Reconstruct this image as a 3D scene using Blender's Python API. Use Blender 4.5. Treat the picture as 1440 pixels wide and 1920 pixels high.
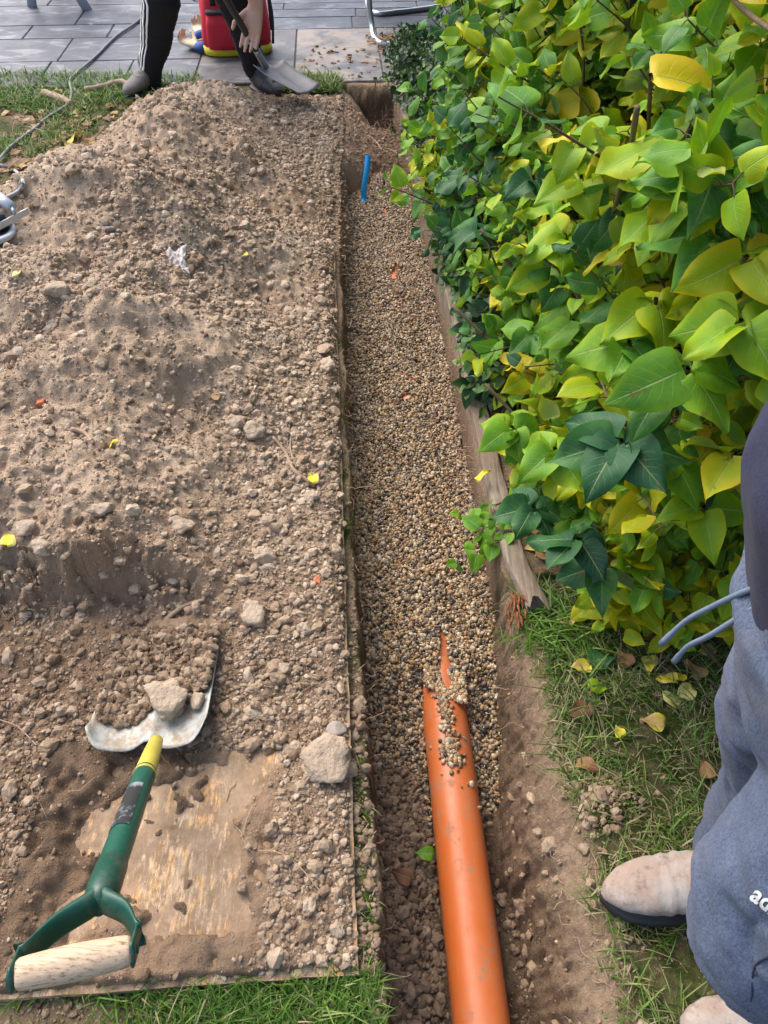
import bpy, bmesh, math, random
import numpy as np
from math import radians, sin, cos, pi, sqrt, atan2
from mathutils import Vector, Matrix
from mathutils.bvhtree import BVHTree
random.seed(5)
rng = np.random.default_rng(11)
S = bpy.context.scene
COL = S.collection
for o in list(bpy.data.objects): bpy.data.objects.remove(o)
# ------------------------------------------------------------------ camera, sky, sun
H, TH, FP = 1.5, radians(47), 1450.0
cd = bpy.data.cameras.new('camera'); cam = bpy.data.objects.new('camera', cd); COL.objects.link(cam)
cam.location = (0, 0, H); cam.rotation_euler = (pi/2-TH, 0, 0)
cd.sensor_fit = 'VERTICAL'; cd.sensor_height = 36; cd.lens = FP/1920*36
cd.clip_start = .02; cd.clip_end = 400
S.camera = cam
w = bpy.data.worlds.new('World'); S.world = w; w.use_nodes = True
wt = w.node_tree; bg = wt.nodes['Background']
sky = wt.nodes.new('ShaderNodeTexSky'); sky.sky_type = 'NISHITA'; sky.sun_disc = False
SUN_EL, SUN_AZ = radians(52), radians(-42)          # azimuth from +Y towards +X
sky.sun_elevation = SUN_EL; sky.sun_rotation = SUN_AZ
sky.air_density = 1.0; sky.dust_density = 4.0; sky.ozone_density = .6
wt.links.new(sky.outputs[0], bg.inputs[0]); bg.inputs[1].default_value = .15
ld = bpy.data.lights.new('sun', 'SUN'); sun = bpy.data.objects.new('sun', ld); COL.objects.link(sun)
ld.energy = 1.0; ld.angle = radians(45); ld.color = (1, .955, .9)
sd = Vector((sin(SUN_AZ)*cos(SUN_EL), cos(SUN_AZ)*cos(SUN_EL), sin(SUN_EL)))
sun.rotation_euler = sd.to_track_quat('Z', 'Y').to_euler()
S.view_settings.view_transform = 'Standard'; S.view_settings.look = 'None'
S.view_settings.exposure = 1.18; S.view_settings.gamma = 1
S.cycles.max_bounces = 6; S.cycles.transparent_max_bounces = 6

# ------------------------------------------------------------------ helpers
def P(px, py, z=0.0):                                # point of the photo's pixel on the level z
    a = (px-720)/FP; b = (py-960)/FP
    d = (a, cos(TH)-b*sin(TH), -(sin(TH)+b*cos(TH)))
    t = (H-z)/-d[2]
    return Vector((a*t, d[1]*t, z))
def C3(px, py, Z_):
    a = (px-720)/FP; b = (py-960)/FP
    return Vector((0, 0, H))+Vector((a, cos(TH)-b*sin(TH), -(sin(TH)+b*cos(TH))))*Z_
def tag(o, label=None, cat=None, group=None, kind=None):
    for k, v in (('label', label), ('category', cat), ('group', group), ('kind', kind)):
        if v: o[k] = v
    return o
def empty(name, loc, label, cat, group=None, rz=0):
    o = bpy.data.objects.new(name, None); COL.objects.link(o); o.location = loc
    o.rotation_euler = (0, 0, rz); o.empty_display_size = .1
    return tag(o, label, cat, group)
def npmesh(name, V, F, mat, parent=None, smooth=True, attrs=None, uv=None):
    V = np.asarray(V, np.float32); F = np.asarray(F, np.int32)
    me = bpy.data.meshes.new(name); n = F.shape[1]
    me.vertices.add(len(V)); me.vertices.foreach_set('co', V.ravel())
    me.loops.add(F.size); me.loops.foreach_set('vertex_index', F.ravel())
    me.polygons.add(len(F)); me.polygons.foreach_set('loop_start', np.arange(0, F.size, n, dtype=np.int32))
    me.polygons.foreach_set('loop_total', np.full(len(F), n, np.int32))
    me.polygons.foreach_set('use_smooth', np.full(len(F), smooth))
    for k, v in (attrs or {}).items():
        a = me.attributes.new(k, 'FLOAT', 'POINT'); a.data.foreach_set('value', np.asarray(v, np.float32))
    if uv is not None:
        u = me.uv_layers.new(name='UVMap'); u.data.foreach_set('uv', np.asarray(uv, np.float32)[F.ravel()].ravel())
    me.update(calc_edges=True)
    o = bpy.data.objects.new(name, me); COL.objects.link(o); o.data.materials.append(mat)
    if parent: o.parent = parent
    return o
class MB:
    def __init__(s): s.V = []; s.F = []
    def add(s, V, F):
        k = len(s.V); s.V += [tuple(v) for v in V]; s.F += [tuple(i+k for i in f) for f in F]; return s
    def box(s, c, d, R=None, bev=0):
        bm = bmesh.new(); bmesh.ops.create_cube(bm, size=1)
        for v in bm.verts: v.co = Vector((v.co.x*d[0], v.co.y*d[1], v.co.z*d[2]))
        if bev: bmesh.ops.bevel(bm, geom=bm.edges[:]+bm.verts[:], offset=bev, segments=2, affect='EDGES', profile=.7)
        M = (R or Matrix.Identity(3)); bm.verts.index_update()
        s.add([M @ v.co + Vector(c) for v in bm.verts], [[v.index for v in f.verts] for f in bm.faces]); bm.free(); return s
    def tube(s, pts, r, n=10, side=None, cap=True):
        V, F = sweep(pts, r, n, side, cap); return s.add(V, F)
    def build(s, name, mat, parent=None, smooth=True):
        me = bpy.data.meshes.new(name); me.from_pydata(s.V, [], s.F); me.update()
        me.polygons.foreach_set('use_smooth', [smooth]*len(me.polygons))
        o = bpy.data.objects.new(name, me); COL.objects.link(o); o.data.materials.append(mat)
        if parent: o.parent = parent
        return o
def sharp(o, ang=35):
    m = o.data
    bm = bmesh.new(); bm.from_mesh(m)
    for e in bm.edges:
        if len(e.link_faces) == 2 and e.calc_face_angle(0) > radians(ang): e.smooth = False
    bm.to_mesh(m); bm.free(); return o
def catmull(pts, k=6):
    P_ = [Vector(p) for p in pts]; P_ = [2*P_[0]-P_[1]]+P_+[2*P_[-1]-P_[-2]]; out = []
    for i in range(1, len(P_)-2):
        a, b, c, d = P_[i-1:i+3]
        for j in range(k):
            t = j/k; out.append(.5*((2*b)+(c-a)*t+(2*a-5*b+4*c-d)*t*t+(3*b-a-3*c+d)*t**3))
    out.append(P_[-2]); return out
def sweep(pts, r, n=10, side=None, cap=True):        # r: number, list of numbers or list of (ra, rb)
    pts = [Vector(p) for p in pts]; m = len(pts)
    rr = r if isinstance(r, (list, tuple)) else [r]*m
    rr = [(q, q) if not isinstance(q, (list, tuple)) else q for q in rr]
    V = []; F = []; A = Vector(side) if side else None; prev = None
    for i, p in enumerate(pts):
        t = (pts[min(i+1, m-1)]-pts[max(i-1, 0)])
        t = t.normalized() if t.length > 1e-9 else Vector((0, 0, 1))
        if A is not None: a = A-A.dot(t)*t
        elif prev is not None: a = prev-prev.dot(t)*t
        else: a = t.orthogonal()
        a.normalize(); b = t.cross(a); prev = a
        for j in range(n):
            h = 2*pi*j/n; V.append(p+a*cos(h)*rr[i][0]+b*sin(h)*rr[i][1])
    for i in range(m-1):
        for j in range(n): F.append((i*n+j, i*n+(j+1) % n, (i+1)*n+(j+1) % n, (i+1)*n+j))
    if cap: F.append(tuple(range(n-1, -1, -1))); F.append(tuple((m-1)*n+j for j in range(n)))
    return V, F
def capsule(pts, rr, n=16, side=None):               # sweep with rounded ends
    pts = [Vector(p) for p in pts]; rr = [(q, q) if not isinstance(q, (list, tuple)) else q for q in rr]
    def endc(p, d, r):
        o_ = []; q = []
        for k in (0, .3, .6, .85):
            h = sqrt(1-k*k); o_.append(p+d*(1-0)*min(r)*sqrt(1-(h)**2) if False else p+d*min(r)*k); q.append((r[0]*h, r[1]*h))
        o_.append(p+d*min(r)*.99); q.append((r[0]*.14, r[1]*.14)); return o_, q
    d0 = (pts[0]-pts[1]).normalized(); d1 = (pts[-1]-pts[-2]).normalized()
    a, qa = endc(pts[0], d0, rr[0]); b, qb = endc(pts[-1], d1, rr[-1])
    return sweep(a[::-1]+pts[1:-1]+b, qa[::-1]+rr[1:-1]+qb, n, side)
def blob(name, caps, voxel, mat, parent=None, it=4, disp=None):   # many limbs fused to one continuous skin
    mb = MB()
    for c in caps: mb.add(*capsule(*c[:2], side=(c[2] if len(c) > 2 else None)))
    o = mb.build(name+'_src', mat)
    m = o.modifiers.new('r', 'REMESH'); m.mode = 'VOXEL'; m.voxel_size = voxel
    m = o.modifiers.new('s', 'SMOOTH'); m.iterations = it; m.factor = .5
    dg = bpy.context.evaluated_depsgraph_get()
    me = bpy.data.meshes.new_from_object(o.evaluated_get(dg)); bpy.data.objects.remove(o)
    me.polygons.foreach_set('use_smooth', [True]*len(me.polygons))
    if disp:
        n = len(me.vertices); co = np.empty(n*3); me.vertices.foreach_get('co', co); co = co.reshape(-1, 3)
        no = np.empty(n*3, np.float32); me.vertex_normals.foreach_get('vector', no); no = no.reshape(-1, 3)
        co = co+no*disp(co, no)[:, None]; me.vertices.foreach_set('co', co.ravel()); me.update()
    me.name = name
    if not me.materials: me.materials.append(mat)
    ob = bpy.data.objects.new(name, me); COL.objects.link(ob)
    if parent: ob.parent = parent
    return ob
# value noise
def _h(ix, iy, iz, s):
    h = (ix*374761393+iy*668265263+iz*2147483647+s*974634777) & 0xFFFFFFFF
    h = ((h ^ (h >> 13))*1274126177) & 0xFFFFFFFF
    h = ((h ^ (h >> 16))*2246822519) & 0xFFFFFFFF
    return ((h ^ (h >> 15)) & 0xFFFF)/65535.0
def vn(x, y, z=None, s=0):
    x = np.asarray(x, float); y = np.asarray(y, float)
    X = np.floor(x).astype(np.int64); Y = np.floor(y).astype(np.int64); u = x-X; v = y-Y
    u = u*u*(3-2*u); v = v*v*(3-2*v)
    def pl(Z):
        a = _h(X, Y, Z, s); b = _h(X+1, Y, Z, s); c = _h(X, Y+1, Z, s); d = _h(X+1, Y+1, Z, s)
        return a+(b-a)*u+(c-a)*v+(a-b-c+d)*u*v
    if z is None: return pl(np.zeros_like(X))*2-1
    z = np.asarray(z, float); Z = np.floor(z).astype(np.int64); q = z-Z; q = q*q*(3-2*q)
    return (pl(Z)*(1-q)+pl(Z+1)*q)*2-1
def fbm(x, y, f=1, o=4, s=0, z=None, g=.5):
    r = 0; a = 1; t = 0
    for i in range(o):
        r = r+a*vn(x*f+17.3*i, y*f-9.1*i, None if z is None else z*f+3.7*i, s+i); t += a; a *= g; f *= 2.03
    return r/t
def worl(x, y, f, s=0):                               # distance to nearest feature point
    x = x*f; y = y*f; X = np.floor(x).astype(np.int64); Y = np.floor(y).astype(np.int64); d = np.full(x.shape, 9.)
    for i in (-1, 0, 1):
        for j in (-1, 0, 1):
            px = X+i+_h(X+i, Y+j, 0, s); py = Y+j+_h(X+i, Y+j, 7, s)
            d = np.minimum(d, (px-x)**2+(py-y)**2)
    return np.sqrt(d)
def ss(a, b, x): t = np.clip((x-a)/(b-a), 0, 1); return t*t*(3-2*t)
def ico(k):
    bm = bmesh.new(); bmesh.ops.create_icosphere(bm, subdivisions=k, radius=1)
    bm.verts.index_update()
    V = np.array([v.co[:] for v in bm.verts]); F = np.array([[v.index for v in f.verts] for f in bm.faces]); bm.free(); return V, F
def rotmats(n, tilt=pi):
    a = rng.uniform(0, 2*pi, n); b = rng.normal(0, 1, n)*tilt; c = rng.normal(0, 1, n)*tilt
    ca, sa, cb, sb, cc, sc = np.cos(a), np.sin(a), np.cos(b), np.sin(b), np.cos(c), np.sin(c); o = np.zeros(n); l = np.ones(n)
    Rz = np.stack([ca, -sa, o, sa, ca, o, o, o, l], 1).reshape(n, 3, 3)
    Rx = np.stack([l, o, o, o, cb, -sb, o, sb, cb], 1).reshape(n, 3, 3)
    Ry = np.stack([cc, o, sc, o, l, o, -sc, o, cc], 1).reshape(n, 3, 3)
    return Rx @ Ry @ Rz
def scatter(variants, pos, R, scale):                 # -> V, F, instance index per vertex
    n = len(pos); pick = rng.integers(0, len(variants), n); Vs = []; Fs = []; I = []; k = 0
    for q, (V, F) in enumerate(variants):
        idx = np.nonzero(pick == q)[0]
        if not len(idx): continue
        v = np.einsum('nij,nvj->nvi', R[idx], V[None]*scale[idx][:, None, :])+pos[idx][:, None, :]
        m = len(V); Vs.append(v.reshape(-1, 3)); Fs.append((F[None]+(np.arange(len(idx))*m)[:, None, None]+k).reshape(-1, F.shape[1]))
        I.append(np.repeat(idx, m)); k += m*len(idx)
    return np.concatenate(Vs), np.concatenate(Fs), np.concatenate(I)
def rockv(k, amp, s, f=1.3, cuts=9, jit=0.0):
    V, F = ico(k); g = np.random.default_rng(s); d = 1+amp*fbm(V[:, 0], V[:, 1], f, 3, s, V[:, 2])
    for _ in range(cuts):                             # flat broken faces
        n = g.normal(size=3); n /= np.linalg.norm(n); c = V @ n; lim = g.uniform(.62, .9)
        d = np.where(c > .05, np.minimum(d, lim/np.maximum(c, .05)), d)
    d = d*(1+jit*g.uniform(-1, 1, len(V)))
    return V*d[:, None], F

# ------------------------------------------------------------------ material helpers
class Mt:
    def __init__(s, name):
        s.m = bpy.data.materials.new(name); s.m.use_nodes = True; s.t = s.m.node_tree; s.n = s.t.nodes; s.l = s.t.links
        s.b = s.n['Principled BSDF']; s.c = s.n.new('ShaderNodeTexCoord').outputs['Object']
    def set(s, sock, v):
        if isinstance(v, bpy.types.NodeSocket): s.l.new(v, sock)
        elif isinstance(v, (tuple, list)) and len(v) == 3 and sock.type == 'RGBA': sock.default_value = (*v, 1)
        else: sock.default_value = v
    def p(s, **k):
        for a, v in k.items(): s.set(s.b.inputs[a.replace('_', ' ')], v)
        return s
    def noise(s, scale, detail=5, rough=.6, vec=None, dist=0, out=0):
        n = s.n.new('ShaderNodeTexNoise'); n.inputs['Scale'].default_value = scale; n.inputs['Detail'].default_value = detail
        n.inputs['Roughness'].default_value = rough; n.inputs['Distortion'].default_value = dist
        s.l.new(vec or s.c, n.inputs['Vector']); return n.outputs[out]
    def vor(s, scale, vec=None, out='Distance', feat='F1'):
        n = s.n.new('ShaderNodeTexVoronoi'); n.feature = feat; n.inputs['Scale'].default_value = scale
        s.l.new(vec or s.c, n.inputs['Vector']); return n.outputs[out]
    def map(s, scale=(1, 1, 1), rot=(0, 0, 0), src=None):
        n = s.n.new('ShaderNodeMapping'); n.inputs['Scale'].default_value = scale; n.inputs['Rotation'].default_value = rot
        s.l.new(src or s.c, n.inputs['Vector']); return n.outputs[0]
    def ramp(s, fac, stops, interp='LINEAR'):
        n = s.n.new('ShaderNodeValToRGB'); r = n.color_ramp; r.interpolation = interp
        while len(r.elements) < len(stops): r.elements.new(.5)
        for e, (p_, c) in zip(r.elements, stops):
            e.position = p_; e.color = (*c, 1) if isinstance(c, tuple) else (c, c, c, 1)
        s.set(n.inputs[0], fac); return n.outputs[0]
    def mix(s, fac, a, b, mode='MIX'):
        n = s.n.new('ShaderNodeMix'); n.data_type = 'RGBA'; n.blend_type = mode
        s.set(n.inputs[0], fac); s.set(n.inputs[6], a); s.set(n.inputs[7], b); return n.outputs[2]
    def math(s, op, a, b=0.0, c=None):
        n = s.n.new('ShaderNodeMath'); n.operation = op; s.set(n.inputs[0], a); s.set(n.inputs[1], b)
        if c is not None: s.set(n.inputs[2], c)
        return n.outputs[0]
    def attr(s, name):
        n = s.n.new('ShaderNodeAttribute'); n.attribute_name = name; return n.outputs['Fac']
    def uv(s):
        n = s.n.new('ShaderNodeUVMap'); x = s.n.new('ShaderNodeSeparateXYZ'); s.l.new(n.outputs[0], x.inputs[0]); return x.outputs[0], x.outputs[1]
    def bump(s, h, strength=.5, dist=.01):
        n = s.n.new('ShaderNodeBump'); n.inputs['Strength'].default_value = strength; n.inputs['Distance'].default_value = dist
        s.l.new(h, n.inputs['Height'])
        if s.b.inputs['Normal'].is_linked: s.l.new(s.b.inputs['Normal'].links[0].from_socket, n.inputs['Normal'])
        s.l.new(n.outputs[0], s.b.inputs['Normal']); return s
def simple(name, col, rough=.6, metal=0, var=.15, vs=30, bump=.2, bs=200, bd=.001, **k):
    m = Mt(name); n = m.noise(vs, 5)
    c = m.mix(n, tuple(x*(1-var) for x in col), tuple(min(1, x*(1+var)) for x in col))
    m.p(Base_Color=c, Roughness=rough, Metallic=metal, **k)
    if bump: m.bump(m.noise(bs, 4), bump, bd)
    return m.m

def soil_colors(m, fac):
    return m.ramp(fac, [(0, (.085, .054, .034)), (.28, (.190, .129, .082)), (.5, (.310, .222, .148)), (.75, (.43, .325, .228)), (1, (.56, .45, .335))])
def mat_soil():
    m = Mt('dry_soil'); a = m.attr('dry')
    n1 = m.noise(5, 6, .65); n2 = m.noise(60, 6, .7); n3 = m.noise(400, 4, .8)
    f = m.math('ADD', m.math('MULTIPLY', n1, .55), m.math('MULTIPLY', n2, .5))
    f = m.math('ADD', f, m.math('MULTIPLY', n3, .4)); f = m.math('ADD', f, m.math('SUBTRACT', a, .78))
    c = soil_colors(m, f)
    c = m.mix(m.math('MULTIPLY', m.ramp(m.noise(2.2, 3), [(.42, 0.), (.68, 1.)]), .55), c, (.36, .235, .145))
    m.p(Base_Color=c, Roughness=.95, Specular_IOR_Level=.15)
    m.bump(m.noise(130, 6, .75), .9, .006); m.bump(m.vor(240), .5, .003); return m.m
def mat_clod():
    m = Mt('soil_clods'); t = m.attr('tint')
    f = m.math('ADD', m.math('MULTIPLY', t, .8), m.math('MULTIPLY', m.math('SUBTRACT', m.noise(90, 5, .7), .3), .6))
    c = soil_colors(m, f)
    m.p(Base_Color=c, Roughness=.95, Specular_IOR_Level=.15); m.bump(m.noise(220, 5, .75), .8, .004); return m.m
def mat_gravel():
    m = Mt('pea_gravel'); t = m.attr('tint')
    c = m.ramp(t, [(0, (.05, .046, .043)), (.05, (.12, .105, .09)), (.12, (.24, .18, .115)), (.27, (.42, .275, .13)), (.43, (.30, .165, .07)),
                   (.55, (.44, .335, .20)), (.68, (.50, .405, .27)), (.79, (.17, .12, .075)), (.86, (.58, .49, .36)), (.94, (.28, .22, .17))], 'CONSTANT')
    n = m.noise(160, 4, .7); c = m.mix(m.math('MULTIPLY', n, .7), c, m.mix(n, (.5, .42, .3), c), 'MULTIPLY')
    m.p(Base_Color=c, Roughness=.42, Specular_IOR_Level=.5); m.bump(m.noise(500, 3), .25, .001); return m.m
def mat_ground():
    m = Mt('ground'); w_ = m.attr('soil_dark'); g = m.attr('turf')
    n1 = m.noise(9, 6, .65); n2 = m.noise(90, 6, .75)
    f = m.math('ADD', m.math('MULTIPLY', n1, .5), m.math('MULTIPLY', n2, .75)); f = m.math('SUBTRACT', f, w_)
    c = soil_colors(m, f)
    gc = m.ramp(m.noise(55, 5, .7), [(.3, (.02, .03, .008)), (.55, (.05, .07, .015)), (.75, (.12, .11, .05))])
    c = m.mix(m.math('MULTIPLY', g, m.ramp(m.noise(16, 4), [(.35, .5), (.55, 1.)])), c, gc)
    m.p(Base_Color=c, Roughness=.95, Specular_IOR_Level=.15); m.bump(m.noise(110, 6, .75), .9, .008); m.bump(m.vor(260), .4, .003); return m.m
def mat_leaf(name, stops, vein=(.5, .6, .25), trans=.35, gloss=.50, freq=7.5, vs=.55):
    m = Mt(name); u, v = m.uv(); t = m.attr('tint'); r = m.attr('rnd')
    au = m.math('ABSOLUTE', u)
    edge = m.math('MULTIPLY', m.math('POWER', au, 3.), .28)
    f = m.math('ADD', t, m.math('MULTIPLY', m.math('SUBTRACT', m.noise(28, 4), .45), .32))
    f = m.math('ADD', f, m.math('MULTIPLY', edge, m.math('MULTIPLY', t, .9)))
    c = m.ramp(f, stops)
    c = m.mix(m.math('MULTIPLY', r, .30), c, m.mix(1., c, (.75, .82, .75), 'MULTIPLY'))
    mid = m.ramp(au, [(0, 1.), (.018, 1.), (.05, 0.)])
    ph = m.math('SUBTRACT', m.math('MULTIPLY', v, freq), m.math('MULTIPLY', m.math('POWER', au, .8), 2.3))
    fr = m.math('ABSOLUTE', m.math('SUBTRACT', m.math('FRACT', ph), .5))
    sv = m.math('MULTIPLY', m.ramp(fr, [(0, 1.), (.035, .8), (.09, 0.)]), m.ramp(au, [(0, 1.), (.35, .7), (.9, 0.)]))
    vv = m.math('MAXIMUM', m.math('MULTIPLY', mid, .8), m.math('MULTIPLY', sv, .33))
    c = m.mix(m.math('MULTIPLY', vv, vs), c, vein)
    sp = m.ramp(m.noise(170, 2), [(.72, 0.), (.76, 1.)])
    c = m.mix(m.math('MULTIPLY', sp, m.math('MULTIPLY', r, .6)), c, (.16, .1, .04))
    bl = m.math('MULTIPLY', m.ramp(m.noise(48, 4, .6), [(.63, 0.), (.68, 1.)]), m.ramp(r, [(.60, 0.), (.72, 1.)])); c = m.mix(m.math('MULTIPLY', bl, .8), c, (.20, .12, .045))
    geo = m.n.new('ShaderNodeNewGeometry'); c2 = m.mix(m.math('MULTIPLY', geo.outputs['Backfacing'], .45), c, (.28, .36, .2))
    m.p(Base_Color=c2, Roughness=gloss, Specular_IOR_Level=.32)
    hh = m.math('SUBTRACT', m.math('MULTIPLY', m.noise(60, 3), .6), m.math('MULTIPLY', vv, .7)); m.bump(hh, .5, .0025)
    tr = m.n.new('ShaderNodeBsdfTranslucent'); m.l.new(m.mix(.5, c, (.55, .65, .05), 'MULTIPLY'), tr.inputs[0])
    mx = m.n.new('ShaderNodeMixShader'); mx.inputs[0].default_value = trans
    m.l.new(m.b.outputs[0], mx.inputs[1]); m.l.new(tr.outputs[0], mx.inputs[2])
    m.l.new(mx.outputs[0], m.n['Material Output'].inputs[0]); return m.m
def mat_grass():
    m = Mt('grass_blades'); t = m.attr('tint')
    c = m.ramp(t, [(0, (.045, .10, .014)), (.45, (.11, .23, .03)), (.7, (.20, .32, .06)), (.82, (.3, .28, .13)), (1, (.46, .38, .24))])
    m.p(Base_Color=c, Roughness=.5, Specular_IOR_Level=.3)
    tr = m.n.new('ShaderNodeBsdfTranslucent'); m.l.new(c, tr.inputs[0]); mx = m.n.new('ShaderNodeMixShader'); mx.inputs[0].default_value = .3
    m.l.new(m.b.outputs[0], mx.inputs[1]); m.l.new(tr.outputs[0], mx.inputs[2]); m.l.new(mx.outputs[0], m.n['Material Output'].inputs[0]); return m.m
def mat_ply():
    m = Mt('worn_plywood'); st = m.map((9, 1.2, 9), (0, 0, .12)); g = m.noise(9, 7, .7, st, .6); b = m.noise(22, 5, .7)
    wood = m.ramp(g, [(.3, (.22, .12, .06)), (.42, (.36, .22, .11)), (.50, (.60, .45, .30)), (.57, (.62, .34, .11)), (.64, (.34, .20, .11)), (.72, (.58, .23, .055))])
    wood = m.mix(m.ramp(m.noise(7, 4, .7, m.map((3, 1, 3), (0, 0, -.3))), [(.56, 0.), (.68, .8)]), wood, (.56, .27, .09))
    wood = m.mix(m.ramp(m.noise(30, 5, .75, m.map((4, .7, 4), (0, 0, .5))), [(.55, 0.), (.66, .7)]), wood, (.60, .50, .40))
    dirt = m.ramp(m.math('ADD', m.math('MULTIPLY', m.noise(6, 6, .7), .6), m.math('MULTIPLY', m.noise(40, 6, .8, m.map((2.2, .8, 2))), .45)), [(.455, 0.), (.53, 1.)])
    c = m.mix(m.math('MULTIPLY', dirt, .92), wood, soil_colors(m, m.math('ADD', b, -.1)))
    m.p(Base_Color=c, Roughness=.85, Specular_IOR_Level=.2); m.bump(m.noise(60, 6, .75, m.map((5, .8, 5))), .6, .002); m.bump(m.noise(300, 4), .4, .001); return m.m
def mat_timber():
    m = Mt('weathered_timber'); st = m.map((14, .8, 14), (0, 0, .085)); g = m.noise(8, 6, .7, st, .5)
    c = m.ramp(g, [(.25, (.07, .055, .04)), (.45, (.22, .18, .135)), (.6, (.33, .28, .22)), (.8, (.44, .39, .33))])
    c = m.mix(m.ramp(m.noise(9, 5, .7), [(.42, 0.), (.60, .85)]), c, (.21, .155, .105))
    m.p(Base_Color=c, Roughness=.85, Specular_IOR_Level=.2); m.bump(g, .8, .004); m.bump(m.noise(150, 5), .4, .0015); return m.m
def mat_slate():
    m = Mt('slate_slabs'); a = m.attr('tint'); n = m.noise(3.5, 7, .65, m.map((1, 2.2, 1)), .8)
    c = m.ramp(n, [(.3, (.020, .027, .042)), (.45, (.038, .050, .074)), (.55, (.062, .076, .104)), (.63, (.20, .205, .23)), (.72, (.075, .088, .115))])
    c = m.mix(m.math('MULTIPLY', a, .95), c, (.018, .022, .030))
    d = m.attr('dusty'); c = m.mix(m.math('MULTIPLY', d, m.ramp(m.noise(4, 6, .7, None, 1.2), [(.38, .1), (.6, 1.)])), c, (.29, .24, .19))
    m.p(Base_Color=c, Roughness=m.ramp(m.noise(5, 4), [(.3, .38), (.7, .62)]), Specular_IOR_Level=.4); m.bump(m.noise(14, 8, .65), .5, .006); return m.m
def mat_pipe():
    m = Mt('terracotta_plastic'); n = m.noise(14, 6, .75); n2 = m.noise(70, 6, .8)
    d = m.ramp(m.math('ADD', m.math('MULTIPLY', n, .55), m.math('MULTIPLY', n2, .5)), [(.555, 0.), (.66, 1.)])
    base = m.mix(m.noise(5, 3), (.46, .098, .016), (.54, .135, .028))
    sc = m.ramp(m.noise(40, 4, .7, m.map((6, .25, 6))), [(.6, 0.), (.8, .35)]); base = m.mix(sc, base, (.76, .36, .2))
    c = m.mix(m.math('MULTIPLY', m.ramp(m.noise(3, 5, .7), [(.4, 0.), (.7, .35)]), 1.), base, (.42, .26, .17)); c = m.mix(m.math('MULTIPLY', d, .8), c, (.24, .16, .1))
    m.p(Base_Color=c, Roughness=m.mix(d, (.45, .45, .45), (.9, .9, .9)), Specular_IOR_Level=.5); m.bump(m.noise(9, 3), .12, .004); m.bump(m.noise(260, 4), .15, .0006); return m.m
def mat_cloth(name, col, col2, bs=900, stain=None, amt=.35):
    m = Mt(name); f = m.noise(420, 3, .8, m.map((1, 1, .45), (0, .5, 0))); g = m.noise(900, 2)
    c = m.mix(m.ramp(m.math('ADD', m.math('MULTIPLY', f, .6), m.math('MULTIPLY', g, .4)), [(.38, 0.), (.62, 1.)]), col, col2)
    if stain: c = m.mix(m.math('MULTIPLY', m.ramp(m.noise(7, 6, .7), [(.5, 0.), (.72, 1.)]), amt), c, stain)
    m.p(Base_Color=c, Roughness=.92, Specular_IOR_Level=.12, Sheen_Weight=.05); m.bump(m.noise(bs, 3), .35, .0012); return m.m

SOIL, CLOD, GRAV, GROUND = mat_soil(), mat_clod(), mat_gravel(), mat_ground()
PLY, TIMBER, SLATE, PIPE, GRASS = mat_ply(), mat_timber(), mat_slate(), mat_pipe(), mat_grass()
LILAC = mat_leaf('lilac_leaf', [(0, (.016, .070, .040)), (.2, (.034, .135, .045)), (.38, (.10, .285, .026)), (.55, (.21, .41, .013)), (.7, (.38, .49, .010)), (.85, (.62, .54, .012)), (1, (.74, .55, .03))])
DARKLEAF = mat_leaf('evergreen_leaf', [(0, (.012, .045, .022)), (.4, (.028, .085, .03)), (.7, (.07, .16, .035)), (1, (.2, .28, .04))], vein=(.12, .22, .08), gloss=.42, trans=.2)
DEADLEAF = mat_leaf('fallen_leaf', [(0, (.11, .05, .03)), (.3, (.28, .13, .06)), (.5, (.42, .27, .12)), (.66, (.66, .54, .03)), (.85, (.80, .64, .02)), (1, (.62, .56, .2))], vein=(.5, .4, .2), trans=.15, gloss=.6)
BARK = simple('twig_bark', (.13, .085, .05), .85, vs=40, var=.5, bump=.6, bd=.002)
ROOT = simple('root_fibre', (.36, .25, .16), .85, vs=20, var=.4, bump=.4)
STONE = simple('stone', (.40, .31, .22), .9, vs=30, var=.45, bump=1., bs=80, bd=.008)
STONE2 = simple('grey_stone', (.33, .28, .24), .8, vs=30, var=.25, bump=.6, bs=120, bd=.003)
BRICK = simple('brick_chip', (.55, .17, .08), .85, vs=40, var=.3, bump=.6)
BLACKRUB = simple('black_rubber', (.025, .025, .027), .55, vs=30, var=.4)
STEEL = simple('galvanised_steel', (.42, .47, .50), .38, .75, vs=18, var=.2, bump=.15)
GREYPLASTIC = simple('grey_plastic', (.42, .45, .48), .5, vs=12, var=.12, bump=.1)

# ------------------------------------------------------------------ ground shape
def xb(y): return -.044-.0597*(y-.328)                 # right edge of the plywood
def lipL(y): return np.interp(y, [-1, .27, .74, 1.11, 1.63, 2.75, 3.6, 3.95, 4.3, 4.56, 9], [.02, .0, -.034, -.07, -.105, -.17, -.2, -.2, -.22, -.24, -.24])
def lipR(y): return np.interp(y, [-1, .27, .48, .74, 1.0, 1.2, 2.18, 3.1, 4.35, 4.6, 9], [.40, .385, .38, .362, .345, .292, .236, .18, .072, .05, .05])
def floorL(y): return lipL(y)+.012
def floorR(y): return np.interp(y, [-1, .3, .45, .56, .82, 1.11, 1.2, 9], [.27, .29, .285, .262, .270, .285, .285, .285])
FZ = lambda y: np.interp(y, [-1, .3, .7, 1.1, 1.6, 3.4, 3.75, 3.95, 4.2, 4.45, 4.56], [-.31, -.30, -.285, -.225, -.195, -.185, -.19, -.15, -.11, -.2, -.22])
TEND = 4.6
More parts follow.
